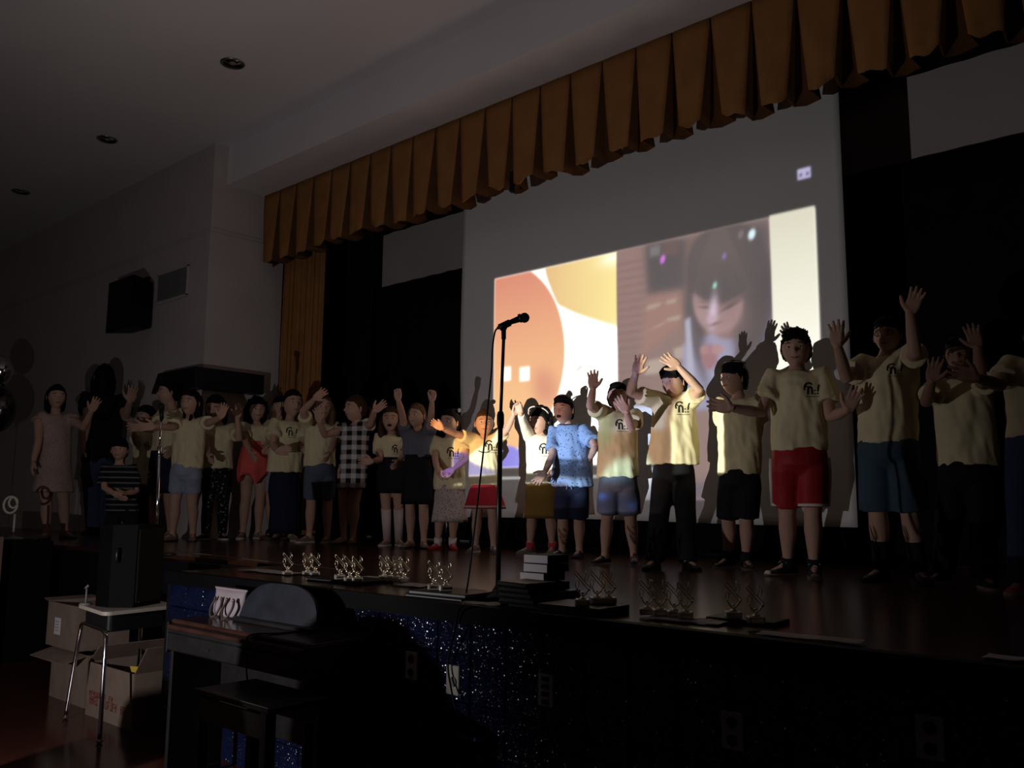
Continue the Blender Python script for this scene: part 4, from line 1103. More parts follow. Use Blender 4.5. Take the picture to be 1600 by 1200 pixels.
person('person', 'small girl in a headband with flowers, white long-sleeved shirt and mustard skirt', 5.6, [(828, 860), (863, 861)], (846, 752), (846, 680), (844, 658), 45, bf=15, hf=38, hp=10, hair=('curly', 'hair_dark'), mouth='closed', extra=('headband',),
       L=dict(e=(819, 664), w=(813, 645), t=(809, 630), h='fist'), R=dict(e=(869, 712), w=(864, 736), h='relaxed'),
       top=T((845, 756), 22, 'shirt_white', sl=1.85), bot=dict(k='skirt', mat='mustard', waist=(845, 750), hem=(845, 810), w0=19, w1=28, am=.02, pl=5), logo=((853, 702), 20), shoes='shoe_grey', sock=('sock_red', .14), feetdir=35)
person('person', 'boy in a blue patterned polo shirt and navy shorts leaning forward', 5.35, [(878, 870), (905, 869)], (894, 760), (889, 668), (881, 641), 47, bf=12, hf=28, hair=('short', 'hair_dark'), mouth='open',
       L=dict(e=(863, 712), w=(851, 738), t=(838, 754)), R=dict(e=(931, 696), w=(922, 716), sf=-1, h='relaxed'),
       top=T((895, 760), 33, 'polo', name='polo_shirt', sl=.75, collar=True), bot=dict(k='shorts', mat='navy', to=808, fl=1.05), shoes='shoe_navy', sole='sole_dark', extra=('drawstring',), feetdir=40)
person('person', 'boy in a cream shirt and grey-blue shorts with one arm across his face', 5.0, [(945, 879), (991, 882)], (966, 750), (966, 644), (965, 621), 46, bf=0, hf=0, hp=-8, hair=('short', 'hair_dark'), mouth='open',
       L=dict(e=(922, 634), w=(927, 606), t=(926, 575)), R=dict(e=(987, 668), w=(979, 643), t=(964, 622), pn=palm_back),
       top=T((965, 746), 33), bot=dict(k='shorts', mat='greyblue', to=801, fl=1.1), logo=((972, 664), 20), feetdir=25)
person('person', 'dark-haired boy in a cream print shirt and black trousers, both arms over his head', 5.2, [(1023, 893), (1076, 898)], (1052, 737), (1053, 624), (1053, 597), 54, bf=0, hf=38, hp=8, hair=('fringe', 'hair_dark'), mouth='closed',
       L=dict(e=(984, 612), w=(994, 583), t=(1003, 553)), R=dict(e=(1093, 608), w=(1060, 573), t=(1036, 556)),
       top=T((1052, 726), 41), bot=dict(k='trousers', mat='black_cotton'), logo=((1066, 637), 22), sole='sole_dark')
person('person', 'smiling boy in a skullcap, cream shirt and black shorts, seen in profile', 5.3, [(1139, 887), (1167, 890)], (1155, 748), (1155, 624), (1147, 592), 56, bf=25, hf=50, hair=('fringe', 'hair_dark'), extra=('skullcap',),
       L=dict(e=(1134, 668), w=(1143, 700), h='relaxed', se=-1, sf=-1), R=dict(e=(1186, 672), w=(1178, 704), h='relaxed', se=-1, sf=-1),
       top=T((1155, 743), 35), bot=dict(k='shorts', mat='black_cotton', to=809, fl=1.05), sock=('sock_dark', .2), feetdir=15)
person('person', 'tall boy with spiky dark hair, cream print shirt and red basketball shorts', 4.95, [(1232, 895), (1273, 903)], (1249, 716), (1245, 580), (1244, 546), 68, bf=4, hf=6, hp=4, hair=('messy', 'hair_dark'),
       L=dict(e=(1190, 645), w=(1142, 637), t=(1104, 631)), R=dict(e=(1298, 652), w=(1324, 640), t=(1344, 604)), girth=1.05,
       top=T((1249, 704), 43), bot=dict(k='shorts', mat='red_sport', to=790, trim='white_trim', rw=23, fl=1.15), logo=((1268, 608), 24), laces=True, feetdir=15, splay=(45, -15), sock=('sock_dark', .12))
person('person', 'tall boy in slate shorts with an arm stretched high, next to the red shorts', 5.05, [(1378, 908), (1437, 911)], (1389, 706), (1387, 558), (1387, 526), 64, bf=10, hf=18, hair=('short', 'hair_dark'), mouth='closed', extra=('glasses',),
       L=dict(e=(1322, 590), w=(1309, 540), t=(1306, 492)), R=dict(e=(1430, 552), w=(1422, 488), t=(1438, 448)), girth=1.1,
       top=T((1388, 692), 47), bot=dict(k='shorts', mat='teal', to=797, fl=1.1), logo=((1398, 577), 24), sock=('sock_dark', .5), sole='sole_dark')
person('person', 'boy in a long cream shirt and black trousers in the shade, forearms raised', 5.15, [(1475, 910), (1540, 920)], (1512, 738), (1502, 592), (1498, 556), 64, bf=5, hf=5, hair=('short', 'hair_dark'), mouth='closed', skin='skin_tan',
       L=dict(e=(1447, 628), w=(1456, 595), t=(1462, 565)), R=dict(e=(1533, 598), w=(1527, 542), t=(1518, 512)),
       top=T((1513, 728), 47), bot=dict(k='trousers', mat='black_cotton'), girth=1.05)
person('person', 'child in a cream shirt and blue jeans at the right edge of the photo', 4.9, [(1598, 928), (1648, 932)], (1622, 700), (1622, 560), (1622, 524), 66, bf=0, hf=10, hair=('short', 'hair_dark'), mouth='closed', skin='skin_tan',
       L=dict(e=(1562, 602), w=(1525, 590), t=(1498, 582)), R=None,
       top=T((1622, 684), 46), bot=dict(k='trousers', mat='denim'), shoes='shoe_red', girth=1.05)
# ------------------------------------------------------------------ things on the stage edge
def tone(*p): return np.array(p, float)
# trophies: a gold outline letter on a pale marble block
def trophy(loc, rz, label):
    t = empty('trophy', loc, label, 'trophy', 'gold letter trophies along the stage edge', rz)
    b = MB(); b.bbox((0, 0, .012), (.056, .05, .024), .003); o = build(b, 'base', M['marble'], t)
    b = MB(); b.box((0, -.0256, .012), (.036, .001, .012)); build(b, 'plate', M['trophy_gold'], o)
    b = MB()
    def outline(pts, r=.0021, dy=0.0):
        P_ = [(x, dy, z) for x, z in pts]; b.tube(P_ + [P_[0]], r, 6)
    outline([(-.026, .130), (-.020, .122), (.030, .066), (.028, .055), (.020, .062), (-.028, .116)])     # long diagonal
    outline([(.012, .130), (.024, .112), (.018, .092), (.008, .088), (.012, .104)], dy=-.004)            # upper arm
    outline([(-.024, .098), (-.012, .086), (-.014, .068), (-.022, .060), (-.026, .078)], dy=.004)        # lower arm
    build(b, 'letter', M['trophy_gold'], t, smooth=True)
    b = MB()
    b.tube([(-.020, 0, .062), (-.012, 0, .045), (-.002, 0, .034)], [.0035, .0035, .003], 6); b.tube([(.024, 0, .060), (.014, 0, .045), (.002, 0, .034)], [.0035, .0035, .003], 6)
    b.ell((-.020, 0, .062), (.005,) * 3, None, 8, 6); b.ell((.024, 0, .060), (.005,) * 3, None, 8, 6); b.ell((0, 0, .046), (.006, .006, .006), None, 8, 6)
    b.lathe([(.016, .024), (.015, .028), (.006, .031), (.005, .036), (.002, .040)], n=14)
    build(b, 'stem', M['trophy_gold'], t, smooth=True)
    return t
TR = [(449, 899, 0, 'gold letter trophy standing alone, leftmost on the stage edge'),
      (480, 899, 0, 'gold letter trophy, left one of the tight group of two left of the white bag'),
      (492, 900, 0, 'gold letter trophy, right one of the tight group behind the music stand'),
      (531, 905, .02, 'gold letter trophy, left one of the dim trio on the black folder'),
      (546, 909, .02, 'gold letter trophy, middle one of the dim trio on the black folder'),
      (558, 909, .02, 'gold letter trophy, right one of the dim trio on the black folder'),
      (600, 906, .01, 'dim gold letter trophy, leftmost of the cluster with the two brightest'),
      (610, 908, .01, 'dim gold letter trophy, second in the cluster with the two brightest'),
      (621, 909, .01, 'brightly lit gold letter trophy, left one of the two brightest'),
      (631, 910, .01, 'brightly lit gold letter trophy, right one of the two brightest'),
      (678, 921, .035, 'bright gold letter trophy on the grey folders, left one of a pair'),
      (696, 923, .035, 'bright gold letter trophy on the grey folders, right one of a pair'),
      (910, 946, .037, 'gold letter trophy just right of the white carton stack'),
      (933, 943, .037, 'gold letter trophy, second from the white carton stack'),
      (951, 943, .037, 'gold letter trophy, third from the white carton stack'),
      (1011, 960, .01, 'dim gold letter trophy, leftmost of the four by the big white sheet'),
      (1031, 962, .01, 'dim gold letter trophy, second of the four by the big white sheet'),
      (1054, 964, .01, 'gold letter trophy, third of the four by the big white sheet'),
      (1071, 966, .01, 'gold letter trophy, rightmost of the four by the big white sheet'),
      (1146, 966, .02, 'gold letter trophy, left one of the last pair on the dark case'),
      (1181, 974, .02, 'gold letter trophy, rightmost of all on the stage edge')]
def onstage(x, y, z=0.0): return onZ(x, y, z)
for i, (x, y, z, lb) in enumerate(TR):
    p = onZ(x, y, z)
    trophy(p, math.atan2(p[1], p[0]) + PI / 2 * 0 - PI / 2 + PI * 0 + rng.uniform(-.12, .12) + math.radians(6), lb)

def flat(name, label, px, size, z0, rz, m, cat, group=None, bev=.003):
    p = onZ(px[0], px[1], z0) if not isinstance(px, np.ndarray) else np.array([px[0], px[1], z0])
    b = MB(); b.bbox((0, 0, size[2] / 2), size, min(bev, size[2] * .4))
    return tag(build(b, name, M[m], loc=p, rz=rz), label, cat, group)
def sheet(label, px, size, rz, seed):
    p = onZ(px[0], px[1], .004); b = MB(); n = 8; vv = []
    for s in (0, 1):
        for j in range(n + 1):
            for i in range(n + 1):
                u, w = i / n - .5, j / n - .5; z = .003 + .010 * max(0, noise.noise(Vector((u * 2.2 + seed, w * 2.2, seed)))) + .02 * max(0, u - .38) - s * .0012
                vv.append((u * size[0], w * size[1], z))
    q = [(j * (n + 1) + i, j * (n + 1) + i + 1, (j + 1) * (n + 1) + i + 1, (j + 1) * (n + 1) + i) for j in range(n) for i in range(n)]
    m_ = (n + 1) ** 2; b.add(vv, q + [tuple(k + m_ for k in t[::-1]) for t in q])
    return tag(build(b, 'paper_sheet', M['paper'], loc=p, rz=rz, smooth=True), label, 'paper', 'papers along the stage edge')
def binder(label, p, size, z, rz, group='binders along the stage edge'):
    t = empty('binder', (p[0], p[1], z), label, 'binder', group, rz)
    b = MB(); b.bbox((0, 0, .0015), (size[0], size[1], .003), .001); b.bbox((0, 0, size[2] - .0015), (size[0], size[1], .003), .001); b.bbox((0, size[1] / 2 - .002, size[2] / 2), (size[0], .004, size[2]), .001)
    build(b, 'cover', M['black_plastic'], t)
    b = MB(); b.box((0, -.004, size[2] / 2), (size[0] - .012, size[1] - .014, size[2] - .008)); build(b, 'page_block', M['grey'] if 'grey' in label else M['edge_grey'], t)
    return t
q = onZ(546, 909, 0); binder('black folder lying under the dim trio of trophies', (q[0], max(q[1], 2.83)), (.42, .24, .018), 0, .05)
q = onY(700, 929, 2.79)
binder('lower of two grey-edged folders under the bright pair of trophies', q, (.35, .20, .0165), 0.0, .04); binder('upper of two grey-edged folders under the bright pair of trophies', (q[0] + .01, q[1] + .01), (.34, .20, .0165), .017, .07)
q = onY(908, 952, 2.79)
binder('lower of two black folders under the trophies beside the white cartons', q, (.30, .22, .0175), 0, -.03); binder('upper of two black folders under the trophies beside the white cartons', (q[0] + .01, q[1]), (.29, .21, .0175), .018, .04)
q = onY(822, 946, 2.80)
for k in range(5):
    binder(['bottom', 'second lowest', 'middle', 'second highest', 'top'][k] + ' black binder of the slanting stack in front of the white cartons', (q[0] - .010 * k + .02, q[1] + .006 * k), (.19, .17, .019), .0202 * k, .06 - .05 * k, 'slanting stack of black binders')
q = onY(850, 930, 3.06); cz = .045
binder('thick black binder under the stack of white cartons', (q[0] + .01, q[1] + .02), (.20, .20, .042), 0, .03)
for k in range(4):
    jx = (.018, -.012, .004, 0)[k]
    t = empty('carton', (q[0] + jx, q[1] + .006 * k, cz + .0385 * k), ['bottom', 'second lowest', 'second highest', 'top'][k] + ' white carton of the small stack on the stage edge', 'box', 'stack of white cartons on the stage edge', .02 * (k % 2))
    b = MB(); b.bbox((0, 0, .0175), (.135, .15, .035), .0015); build(b, 'carton_shaded_body', M['matte_black'], t)  # white carton's unlit sides painted black, only the lit front stays white
    b = MB(); b.bbox((0, -.0765, .0175), (.134, .004, .034), .001); build(b, 'carton_lit_front', M['box_white'], t)
flat('flat_case', 'flat dark case under the last pair of trophies', (1168, 973), (.26, .14, .018), 0, .05, 'black_plastic', 'case')
sheet('white sheet left of the brightest trophies', (586, 904), (.26, .16), .1, 1)
sheet('white sheet right of the brightest trophies', (652, 915), (.22, .14), .05, 2)
sheet('white sheet behind the grey folders, by the black cable', (722, 922), (.24, .13), -.05, 3)
sheet('small white sheet in front of the black microphone stand base', (752, 944), (.20, .10), .1, 4)
sheet('white sheet behind the leftmost trophies', (425, 894), (.5, .14), .05, 9)
sheet('large white sheet curling up before the four dim trophies', (1070, 970), (.30, .10), .08, 5)
sheet('white sheet lying right of the dark case', (1265, 997), (.33, .09), .03, 6)
sheet('white sheet at the right edge of the photo', (1590, 1031), (.16, .08), .0, 7)
p0, p1_ = onZ(272, 861), onZ(560, 893)
b = MB(); dv = p1_ - p0; b.box(((p0 + p1_) / 2) + np.array([0, 0, .0008]), (np.linalg.norm(dv), .012, .0016), rz=math.atan2(dv[1], dv[0])); tag(build(b, 'floor_tape', M['tape'], off=(p0 + p1_) / 2), 'thin yellow tape line across the dark stage floor', 'tape')

# ------------------------------------------------------------------ microphone stands
mp = onZ(778, 936, 0)
t = empty('microphone_stand', mp, 'black straight microphone stand in the middle of the stage edge', 'stand')
cvm = norm([CAMP[0] - mp[0], CAMP[1] - mp[1], 0]); rvm = np.array([-cvm[1], cvm[0], 0])
def mpx(x, y):
    r = ray(x, y); return CAMP + r * (np.dot(mp - CAMP, cvm) / np.dot(r, cvm))
top = mpx(787, 528)
b = MB(); b.lathe([(.10, 0), (.10, .012), (.09, .022), (.03, .032), (.018, .05), (.012, .06)], n=32); build(b, 'base', M['black_metal'], t, smooth=True)
mid = mpx(782, 655) - mp; tl = top - mp
b = MB(); b.tube([(0, 0, .05), mid], .0115, 12); build(b, 'lower_pole', M['black_metal'], t, smooth=True)
b = MB(); b.tube([mid - np.array([0, 0, .04]), mid - np.array([0, 0, .02]), mid + np.array([0, 0, .02]), mid + np.array([0, 0, .035])], [.013, .0165, .0165, .012], 14); build(b, 'clutch', M['black_plastic'], t, smooth=True)
b = MB(); b.tube([mid, tl], .0078, 12); build(b, 'upper_pole', M['black_metal'], t, smooth=True)
b = MB(); a0, a1, a2 = mpx(787, 530) - mp, mpx(787, 515) - mp, mpx(790, 508) - mp
b.tube([a0, a1], [.011, .0115], 12); b.tube([a1 - np.array([0, 0, .004]), a2], [.010, .013], 12); b.tube([mpx(780, 512) - mp, mpx(797, 504) - mp], [.016, .0165], 14); build(b, 'clip', M['black_plastic'], t, smooth=True)
mo = mpx(779, 512)
t2 = empty('microphone', mo, 'black microphone with round grille on the black stand, against the orange balloon', 'microphone')
b = MB(); pts = [mpx(777, 513) - mo, mpx(782, 510.5) - mo, mpx(800, 502.5) - mo, mpx(811, 498.5) - mo, mpx(814, 497.5) - mo]; b.tube(pts, [.007, .010, .0125, .0155, .017], 16); build(b, 'handle', M['black_plastic'], t2, smooth=True)
b = MB(); b.ell(mpx(819.5, 496.5) - mo, (.0235,) * 3, None, 20, 14); build(b, 'grille', M['black_mesh'], t2, smooth=True)
b = MB(); b.tube([mpx(811, 498) - mo, mpx(815, 496.5) - mo], [.0205, .021], 18); build(b, 'collar_ring', M['black_metal'], t2, smooth=True)
cp = [mpx(777, 513), mpx(773, 520), mpx(769.5, 545), mpx(768, 580), mpx(763, 630), mpx(757, 690), mpx(749, 760), mpx(741, 830), mpx(734, 890) ]
cp += [onZ(727, 935, .01), onZ(722, 946, .012), onY(716, 955, 2.6), onY(709, 990, 2.61), onY(702, 1020, 2.625), onY(700, 1045, 2.63), onY(706, 1082, 2.62), onY(712, 1110, 2.6)]
def spline(P_, n=6):
    P_ = [np.asarray(p, float) for p in P_]; out = []
    for i in range(len(P_) - 1):
        a, b_, c, d = P_[max(i - 1, 0)], P_[i], P_[i + 1], P_[min(i + 2, len(P_) - 1)]
        for k in range(n):
            s = k / n; out.append(.5 * ((2 * b_) + (c - a) * s + (2 * a - 5 * b_ + 4 * c - d) * s ** 2 + (3 * b_ - a - 3 * c + d) * s ** 3))
    out.append(P_[-1]); return out
b = MB(); b.tube(spline(cp), .0042, 7); tag(build(b, 'microphone_cable', M['cable'], off=mp, smooth=True), 'black cable hanging from the microphone and down over the stage edge', 'cable')

mp1 = onZ(243, 868, 0); cv1 = norm([CAMP[0] - mp1[0], CAMP[1] - mp1[1], 0])
def m1(x, y):
    r = ray(x, y); return CAMP + r * (np.dot(mp1 - CAMP, cv1) / np.dot(r, cv1)) - mp1
t = empty('microphone_stand', mp1, 'thin chrome microphone stand at the left end of the stage', 'stand')
b = MB(); b.lathe([(.15, 0), (.15, .014), (.13, .024), (.03, .034), (.014, .06)], n=32); build(b, 'base', M['black_metal'], t, smooth=True)
b = MB(); b.tube([(0, 0, .05), m1(249, 706)], .0125, 12); build(b, 'lower_pole', M['chrome'], t, smooth=True)
b = MB(); c = m1(249.5, 702); b.tube([c - np.array([0, 0, .045]), c - np.array([0, 0, .03]), c + np.array([0, 0, .02]), c + np.array([0, 0, .03])], [.014, .02, .019, .012], 12); build(b, 'clutch', M['steel'], t, smooth=True)
b = MB(); b.tube([m1(249, 706), m1(252, 655)], .008, 10); build(b, 'upper_pole', M['chrome'], t, smooth=True)
b = MB(); b.tube([m1(252, 657), m1(252, 644)], [.012, .014], 10); build(b, 'clip', M['black_plastic'], t, smooth=True)
mo = mp1 + m1(252, 650); t2 = empty('microphone', mo, 'black microphone on the chrome stand in front of the girl in the navy skirt', 'microphone')
b = MB(); b.tube([m1(253, 655) - (mo - mp1), m1(252, 640) - (mo - mp1)], [.014, .019], 12); build(b, 'handle', M['black_plastic'], t2, smooth=True)
b = MB(); b.ell(m1(252, 635) - (mo - mp1), (.026,) * 3, None, 16, 10); build(b, 'grille', M['black_mesh'], t2, smooth=True)
b = MB(); b.tube(spline([onZ(676, 843, .009), onZ(684, 843, .009), onZ(691, 841, .012), onZ(696, 835, .05), onY(698, 824, 5.95), onY(696, 812, 6.15)]), .008, 6); tag(build(b, 'power_cord', M['white_cable'], off=onY(690, 838, 6.0), smooth=True), 'pale loop of cord behind the lace skirt', 'cord')

# ------------------------------------------------------------------ outlets and tape on the stage front
for (x0, y0, x1, y1, lb, kind) in ((632, 1019, 650, 1062, 'ivory outlet plate with two dark sockets, right of the piano', 2), (697, 1043, 714, 1083, 'ivory round-socket plate crossed by the black cable', 1), (845, 1062, 857, 1096, 'small dim multi-switch plate on the blue stage front', 3), (1129, 1118, 1156, 1168, 'dim outlet plate with two sockets below the last trophies', 2), (1433, 1121, 1472, 1188, 'dim outlet plate at the right end of the stage front', 2)):
    a, c = onY(x0, y0, 2.64), onY(x1, y1, 2.64); ctr = (a + c) / 2; ctr[1] = 2.648; w = .076; h = .118
    t = empty('outlet', ctr, lb, 'outlet', 'outlet plates on the stage front')
    b = MB(); b.bbox((0, 0, 0), (w, .008, h), .003); build(b, 'plate', M['white_plastic'] if x0 < 800 else M['grey'], t)
    if kind == 2:
        for s in (-1, 1):
            b = MB(); b.tube([(0, -.003, s * .028), (0, -.007, s * .028)], .017, 16); so_ = build(b, 'socket', M['black_plastic'], t)
    elif kind == 1:
        b = MB(); b.tube([(.006, -.003, -.006), (.006, -.009, -.006)], [.021, .019], 18); build(b, 'socket', M['grey'], t)
    else:
        for k in range(4): b = MB(); b.box((0, -.006, .042 - .028 * k), (.03, .008, .016)); build(b, 'switch', M['black_plastic'], t)
    b = MB()
    for s in (-1, 1): b.tube([(0, -.003, s * .05), (0, -.006, s * .05)], .003, 8)
    build(b, 'screw', M['steel'], t)

# ------------------------------------------------------------------ digital piano and bench
PX0, PX1, PY0, PY1, PZ = -4.30, -3.14, 2.24, 2.60, -.17
pm = np.array([(PX0 + PX1) / 2, PY0, FZ]); W_ = PX1 - PX0
t = empty('digital_piano', pm, 'dark rosewood digital piano standing against the blue stage front', 'piano')
zt = PZ - FZ
b = MB(); b.bbox((0, .18, zt - .085), (W_, .36, .13), .008); build(b, 'key_bed', M['piano'], t)
b = MB(); b.bbox((0, .20, zt - .010), (W_ + .01, .36, .022), .006); build(b, 'lid', M['piano_top'], t)
b = MB(); b.bbox((0, -.006, zt - .032), (W_ - .02, .012, .02), .003); build(b, 'lid_lip', M['piano_top'], t)
b = MB(); b.box((0, -.004, zt - .062), (W_ - .03, .006, .006)); build(b, 'groove_strip', M['black_plastic'], t)
b = MB()
for k in range(4): b.box((-W_ * .19 + .014 * k, -.003, zt - .105), (.009, .004, .012))
build(b, 'badge', M['steel'], t)
for s in (-1, 1):
    b = MB(); b.bbox((s * (W_ / 2 - .012), .17, (zt - .15) / 2), (.026, .30, zt - .15), .004); build(b, 'side_panel', M['piano'], t)
    b = MB(); b.bbox((s * (W_ / 2 - .012), .10, .02), (.036, .42, .04), .006); build(b, 'foot', M['piano'], t)
    b = MB(); b.bbox((s * (W_ / 2 + .004), .18, zt - .085), (.012, .365, .15), .004); build(b, 'end_cheek', M['steel'] if False else M['piano'], t)
b = MB(); b.bbox((0, .30, .42), (W_ - .05, .018, .34), .004); build(b, 'back_panel', M['piano'], t)
b = MB(); b.bbox((0, .26, .06), (.30, .07, .06), .006); pb = build(b, 'pedal_box', M['piano'], t)
for k in (-1, 0, 1): b = MB(); b.bbox((k * .07, .19, .05), (.022, .09, .012), .004); build(b, 'pedal', M['steel'], pb)
# music stand with arched top
b = MB(); sxx0, sxx1 = -.30, .345; n = 32; fr_, bk = [], []
for i in range(n + 1):
    u = i / n; x = sxx0 + (sxx1 - sxx0) * u; z = .175 * max(0, 1 - abs(2 * u - 1) ** 3.2) ** .55 + .02
    fr_.append((x, .22, 0)); fr_.append((x, .22 + z * .22, z)); bk.append((x, .232, 0)); bk.append((x, .232 + z * .22, z))
v = fr_ + bk; m_ = len(fr_); f = []
for i in range(n):
    a = 2 * i; f += [(a, a + 2, a + 3, a + 1), (m_ + a, m_ + a + 1, m_ + a + 3, m_ + a + 2), (a + 1, a + 3, m_ + a + 3, m_ + a + 1), (a, m_ + a, m_ + a + 2, a + 2)]
f += [(0, 1, m_ + 1, m_), (2 * n, m_ + 2 * n, m_ + 2 * n + 1, 2 * n + 1)]
b.add(np.array(v) + np.array([0, 0, zt]), f); ms = build(b, 'music_stand', M['smoked'], t)
b = MB(); b.bbox(((sxx0 + sxx1) / 2, .205, zt + .012), (sxx1 - sxx0, .035, .022), .004); build(b, 'ledge', M['piano'], ms)
b = MB(); b.tube(spline([(.22, .30, zt + .002), (.25, .12, zt + .003), (.185, -.01, zt + .001), (.175, -.016, zt - .06), (.18, -.016, zt - .17), (.185, .01, zt - .28)]), .004, 6); tag(build(b, 'piano_cable', M['cable'], loc=pm, smooth=True), 'thin black cable hanging over the front of the piano', 'cable')
# handbag on the piano
bp = onZ(362, 941, PZ + .001); bp[1] = min(bp[1], 2.56); bp = np.array([bp[0], 2.50, PZ + .001])
q = [onY(px_, py_, 2.5) for px_, py_ in ((338, 943), (384, 946), (388, 901), (341, 901))]
bw = q[1][0] - q[0][0]; bh = q[3][2] - q[0][2]; bp[0] = (q[0][0] + q[1][0]) / 2; bp[2] = PZ + .001; bh = max(bh, .14)
t = empty('handbag', bp, 'cream handbag with brown straps sitting on the piano lid', 'bag')
b = MB(); cs = [(0, 0, .004), (0, 0, .02), (0, 0, bh * .5), (0, 0, bh * .85), (0, 0, bh)]
b.loft([np.array(c) for c in cs], np.array([.47, .5, .50, .50, .54]) * bw, [.045, .055, .05, .03, .012], np.array([1., 0, 0]), np.array([0, 1., 0]), 24); build(b, 'bag_body', M['bag'], t, smooth=True)
b = MB(); b.loft([np.array((0, 0, bh * .97)), np.array((0, 0, bh * 1.03))], [.55 * bw, .56 * bw], [.016, .018], np.array([1., 0, 0]), np.array([0, 1., 0]), 24); build(b, 'bag_rim', M['bag'], t, smooth=True)
for s in (-1, 1):
    b = MB(); x0 = s * .20 * bw + .02; pts = spline([(x0 - .10 * bw, -.048, bh * .66), (x0 - .15 * bw, -.066, bh * .34), (x0 - .06 * bw, -.080, bh * .05), (x0 + .07 * bw, -.078, bh * .08), (x0 + .15 * bw, -.062, bh * .40), (x0 + .12 * bw, -.048, bh * .66)]); b.tube(pts, .0062, 7); build(b, 'strap', M['handle'], t, smooth=True)
    for k in (-1, 1): b = MB(); b.ell((x0 + k * .11 * bw, -.050, bh * .66), (.010, .007, .012), None, 8, 6); build(b, 'buckle', M['steel'], t)
# bench
b0, b1 = onY(306, 1075, 1.94), onY(420, 1107, 1.94); bz = (b0[2] + b1[2]) / 2
bc = np.array([(b0[0] + b1[0]) / 2, 1.94, FZ]); bl = b1[0] - b0[0]; hh_ = bz - FZ
t = empty('piano_bench', bc, 'low dark wooden bench with a bright metal edge in front of the piano', 'bench')
b = MB(); b.bbox((0, .14, hh_ - .012), (bl, .28, .024), .005); build(b, 'seat', M['bench'], t)
for y_ in (.006, .274): b = MB(); b.bbox((0, y_, hh_ - .075), (bl - .03, .016, .09), .003); build(b, 'apron', M['bench'], t)
b = MB(); b.tube([(-bl / 2, -.001, hh_ - .001), (bl / 2, -.001, hh_ - .001)], .003, 6); build(b, 'edge_strip', M['steel'], t)  # bright steel strip along the front of the seat
for sx_ in (-1, 1):
    for y_ in (.02, .26): b = MB(); b.bbox((sx_ * (bl / 2 - .03), y_, (hh_ - .02) / 2), (.045, .045, hh_ - .02), .005); build(b, 'leg', M['bench'], t)

# ------------------------------------------------------------------ school desk, loudspeaker, cartons
dz = FZ + .72
c0, c1, c2 = onZ(120, 943, dz), onZ(163, 957, dz), onZ(276, 945, dz)
e1, e2 = c0 - c1, c2 - c1; rz_ = math.atan2(e2[1], e2[0]); wl = np.linalg.norm(e2); dl = .47
dy = np.array([-math.sin(rz_), math.cos(rz_), 0]); dx = np.array([math.cos(rz_), math.sin(rz_), 0])
dx2 = norm(e2 - np.array([0, 0, e2[2]])); ctr = (c0 + c2) / 2; ctr[2] = FZ
# desk top as a rounded quadrilateral through the three seen corners
ctr = np.array([(c0[0] + c2[0]) / 2, (c0[1] + c2[1]) / 2, FZ])
t = empty('school_desk', ctr, 'school desk with a beige top and chrome legs beside the open carton', 'desk')
u1, u2 = c2 - c1, c0 - c1
b = MB(); P4 = []
def rc(a, bq, n=5):
    out = []
    for (s0, s1) in ((0, 0), (1, 0), (1, 1), (0, 1)):
        for k in range(n):
            th = PI / 2 * k / (n - 1); r = .10
            ox = {0: r - r * math.cos(th), 1: 1 - r + r * math.sin(th)}[0] if False else 0
            if (s0, s1) == (0, 0): p = (r - r * math.cos(th), r - r * math.sin(th)) if False else (r * (1 - math.sin(th + 0)), r * (1 - math.cos(th)))
            elif (s0, s1) == (1, 0): p = (1 - r * (1 - math.sin(th)), r * (1 - math.cos(th)))
            elif (s0, s1) == (1, 1): p = (1 - r * (1 - math.cos(th)), 1 - r * (1 - math.sin(th)))
            else: p = (r * (1 - math.sin(th)), 1 - r * (1 - math.cos(th)))
            out.append(p)
    return out
cor = []
for cx_, cy_, a0 in ((.1, .1, PI), (.9, .1, 1.5 * PI), (.9, .9, 0), (.1, .9, .5 * PI)):
    for k in range(6): th = a0 + PI / 2 * k / 5; cor.append((cx_ + .1 * math.cos(th), cy_ + .1 * math.sin(th)))
def dk(s, w, z): q = c1 + u1 * s + u2 * w; return np.array([q[0] - ctr[0], q[1] - ctr[1], z])
b.rings([np.array([dk(s, w, .72 - h_) for s, w in cor]) for h_ in (.022, 0)], True); build(b, 'desk_top', M['laminate'], t)
b = MB(); b.rings([np.array([dk(.08 + s * .84, .08 + w * .84, .695 - h_) for s, w in cor]) for h_ in (.10, 0)], True); build(b, 'book_box', M['black_metal'], t)
for s in (.06, .94):
    b = MB(); out = -.04 if s < .5 else .04
    pts = spline([dk(s + out * 1.5, -.12, .012), dk(s + out * .6, -.02, .35), dk(s, .04, .54), dk(s, .12, .60), dk(s, .5, .605), dk(s, .88, .60), dk(s, .96, .54), dk(s + out * .6, 1.02, .35), dk(s + out * 1.5, 1.12, .012)], 5)
    b.tube(pts, .0125, 9); build(b, 'leg_frame', M['chrome'], t, smooth=True)
    for w in (-.12, 1.12): b = MB(); b.ell(dk(s + out * 1.5, w, .012), (.02, .02, .012), None, 10, 6); build(b, 'glide', M['steel'], t)
b = MB()
for k, (s, w) in enumerate(((.12, .75), (.2, .68), (.28, .62))): b.box(dk(s, w, .76), (.012, .02, .06 - .01 * k), rz=.5)
build(b, 'small_stand', M['grey'], off=ctr + dk(.2, .68, .725)) if False else None
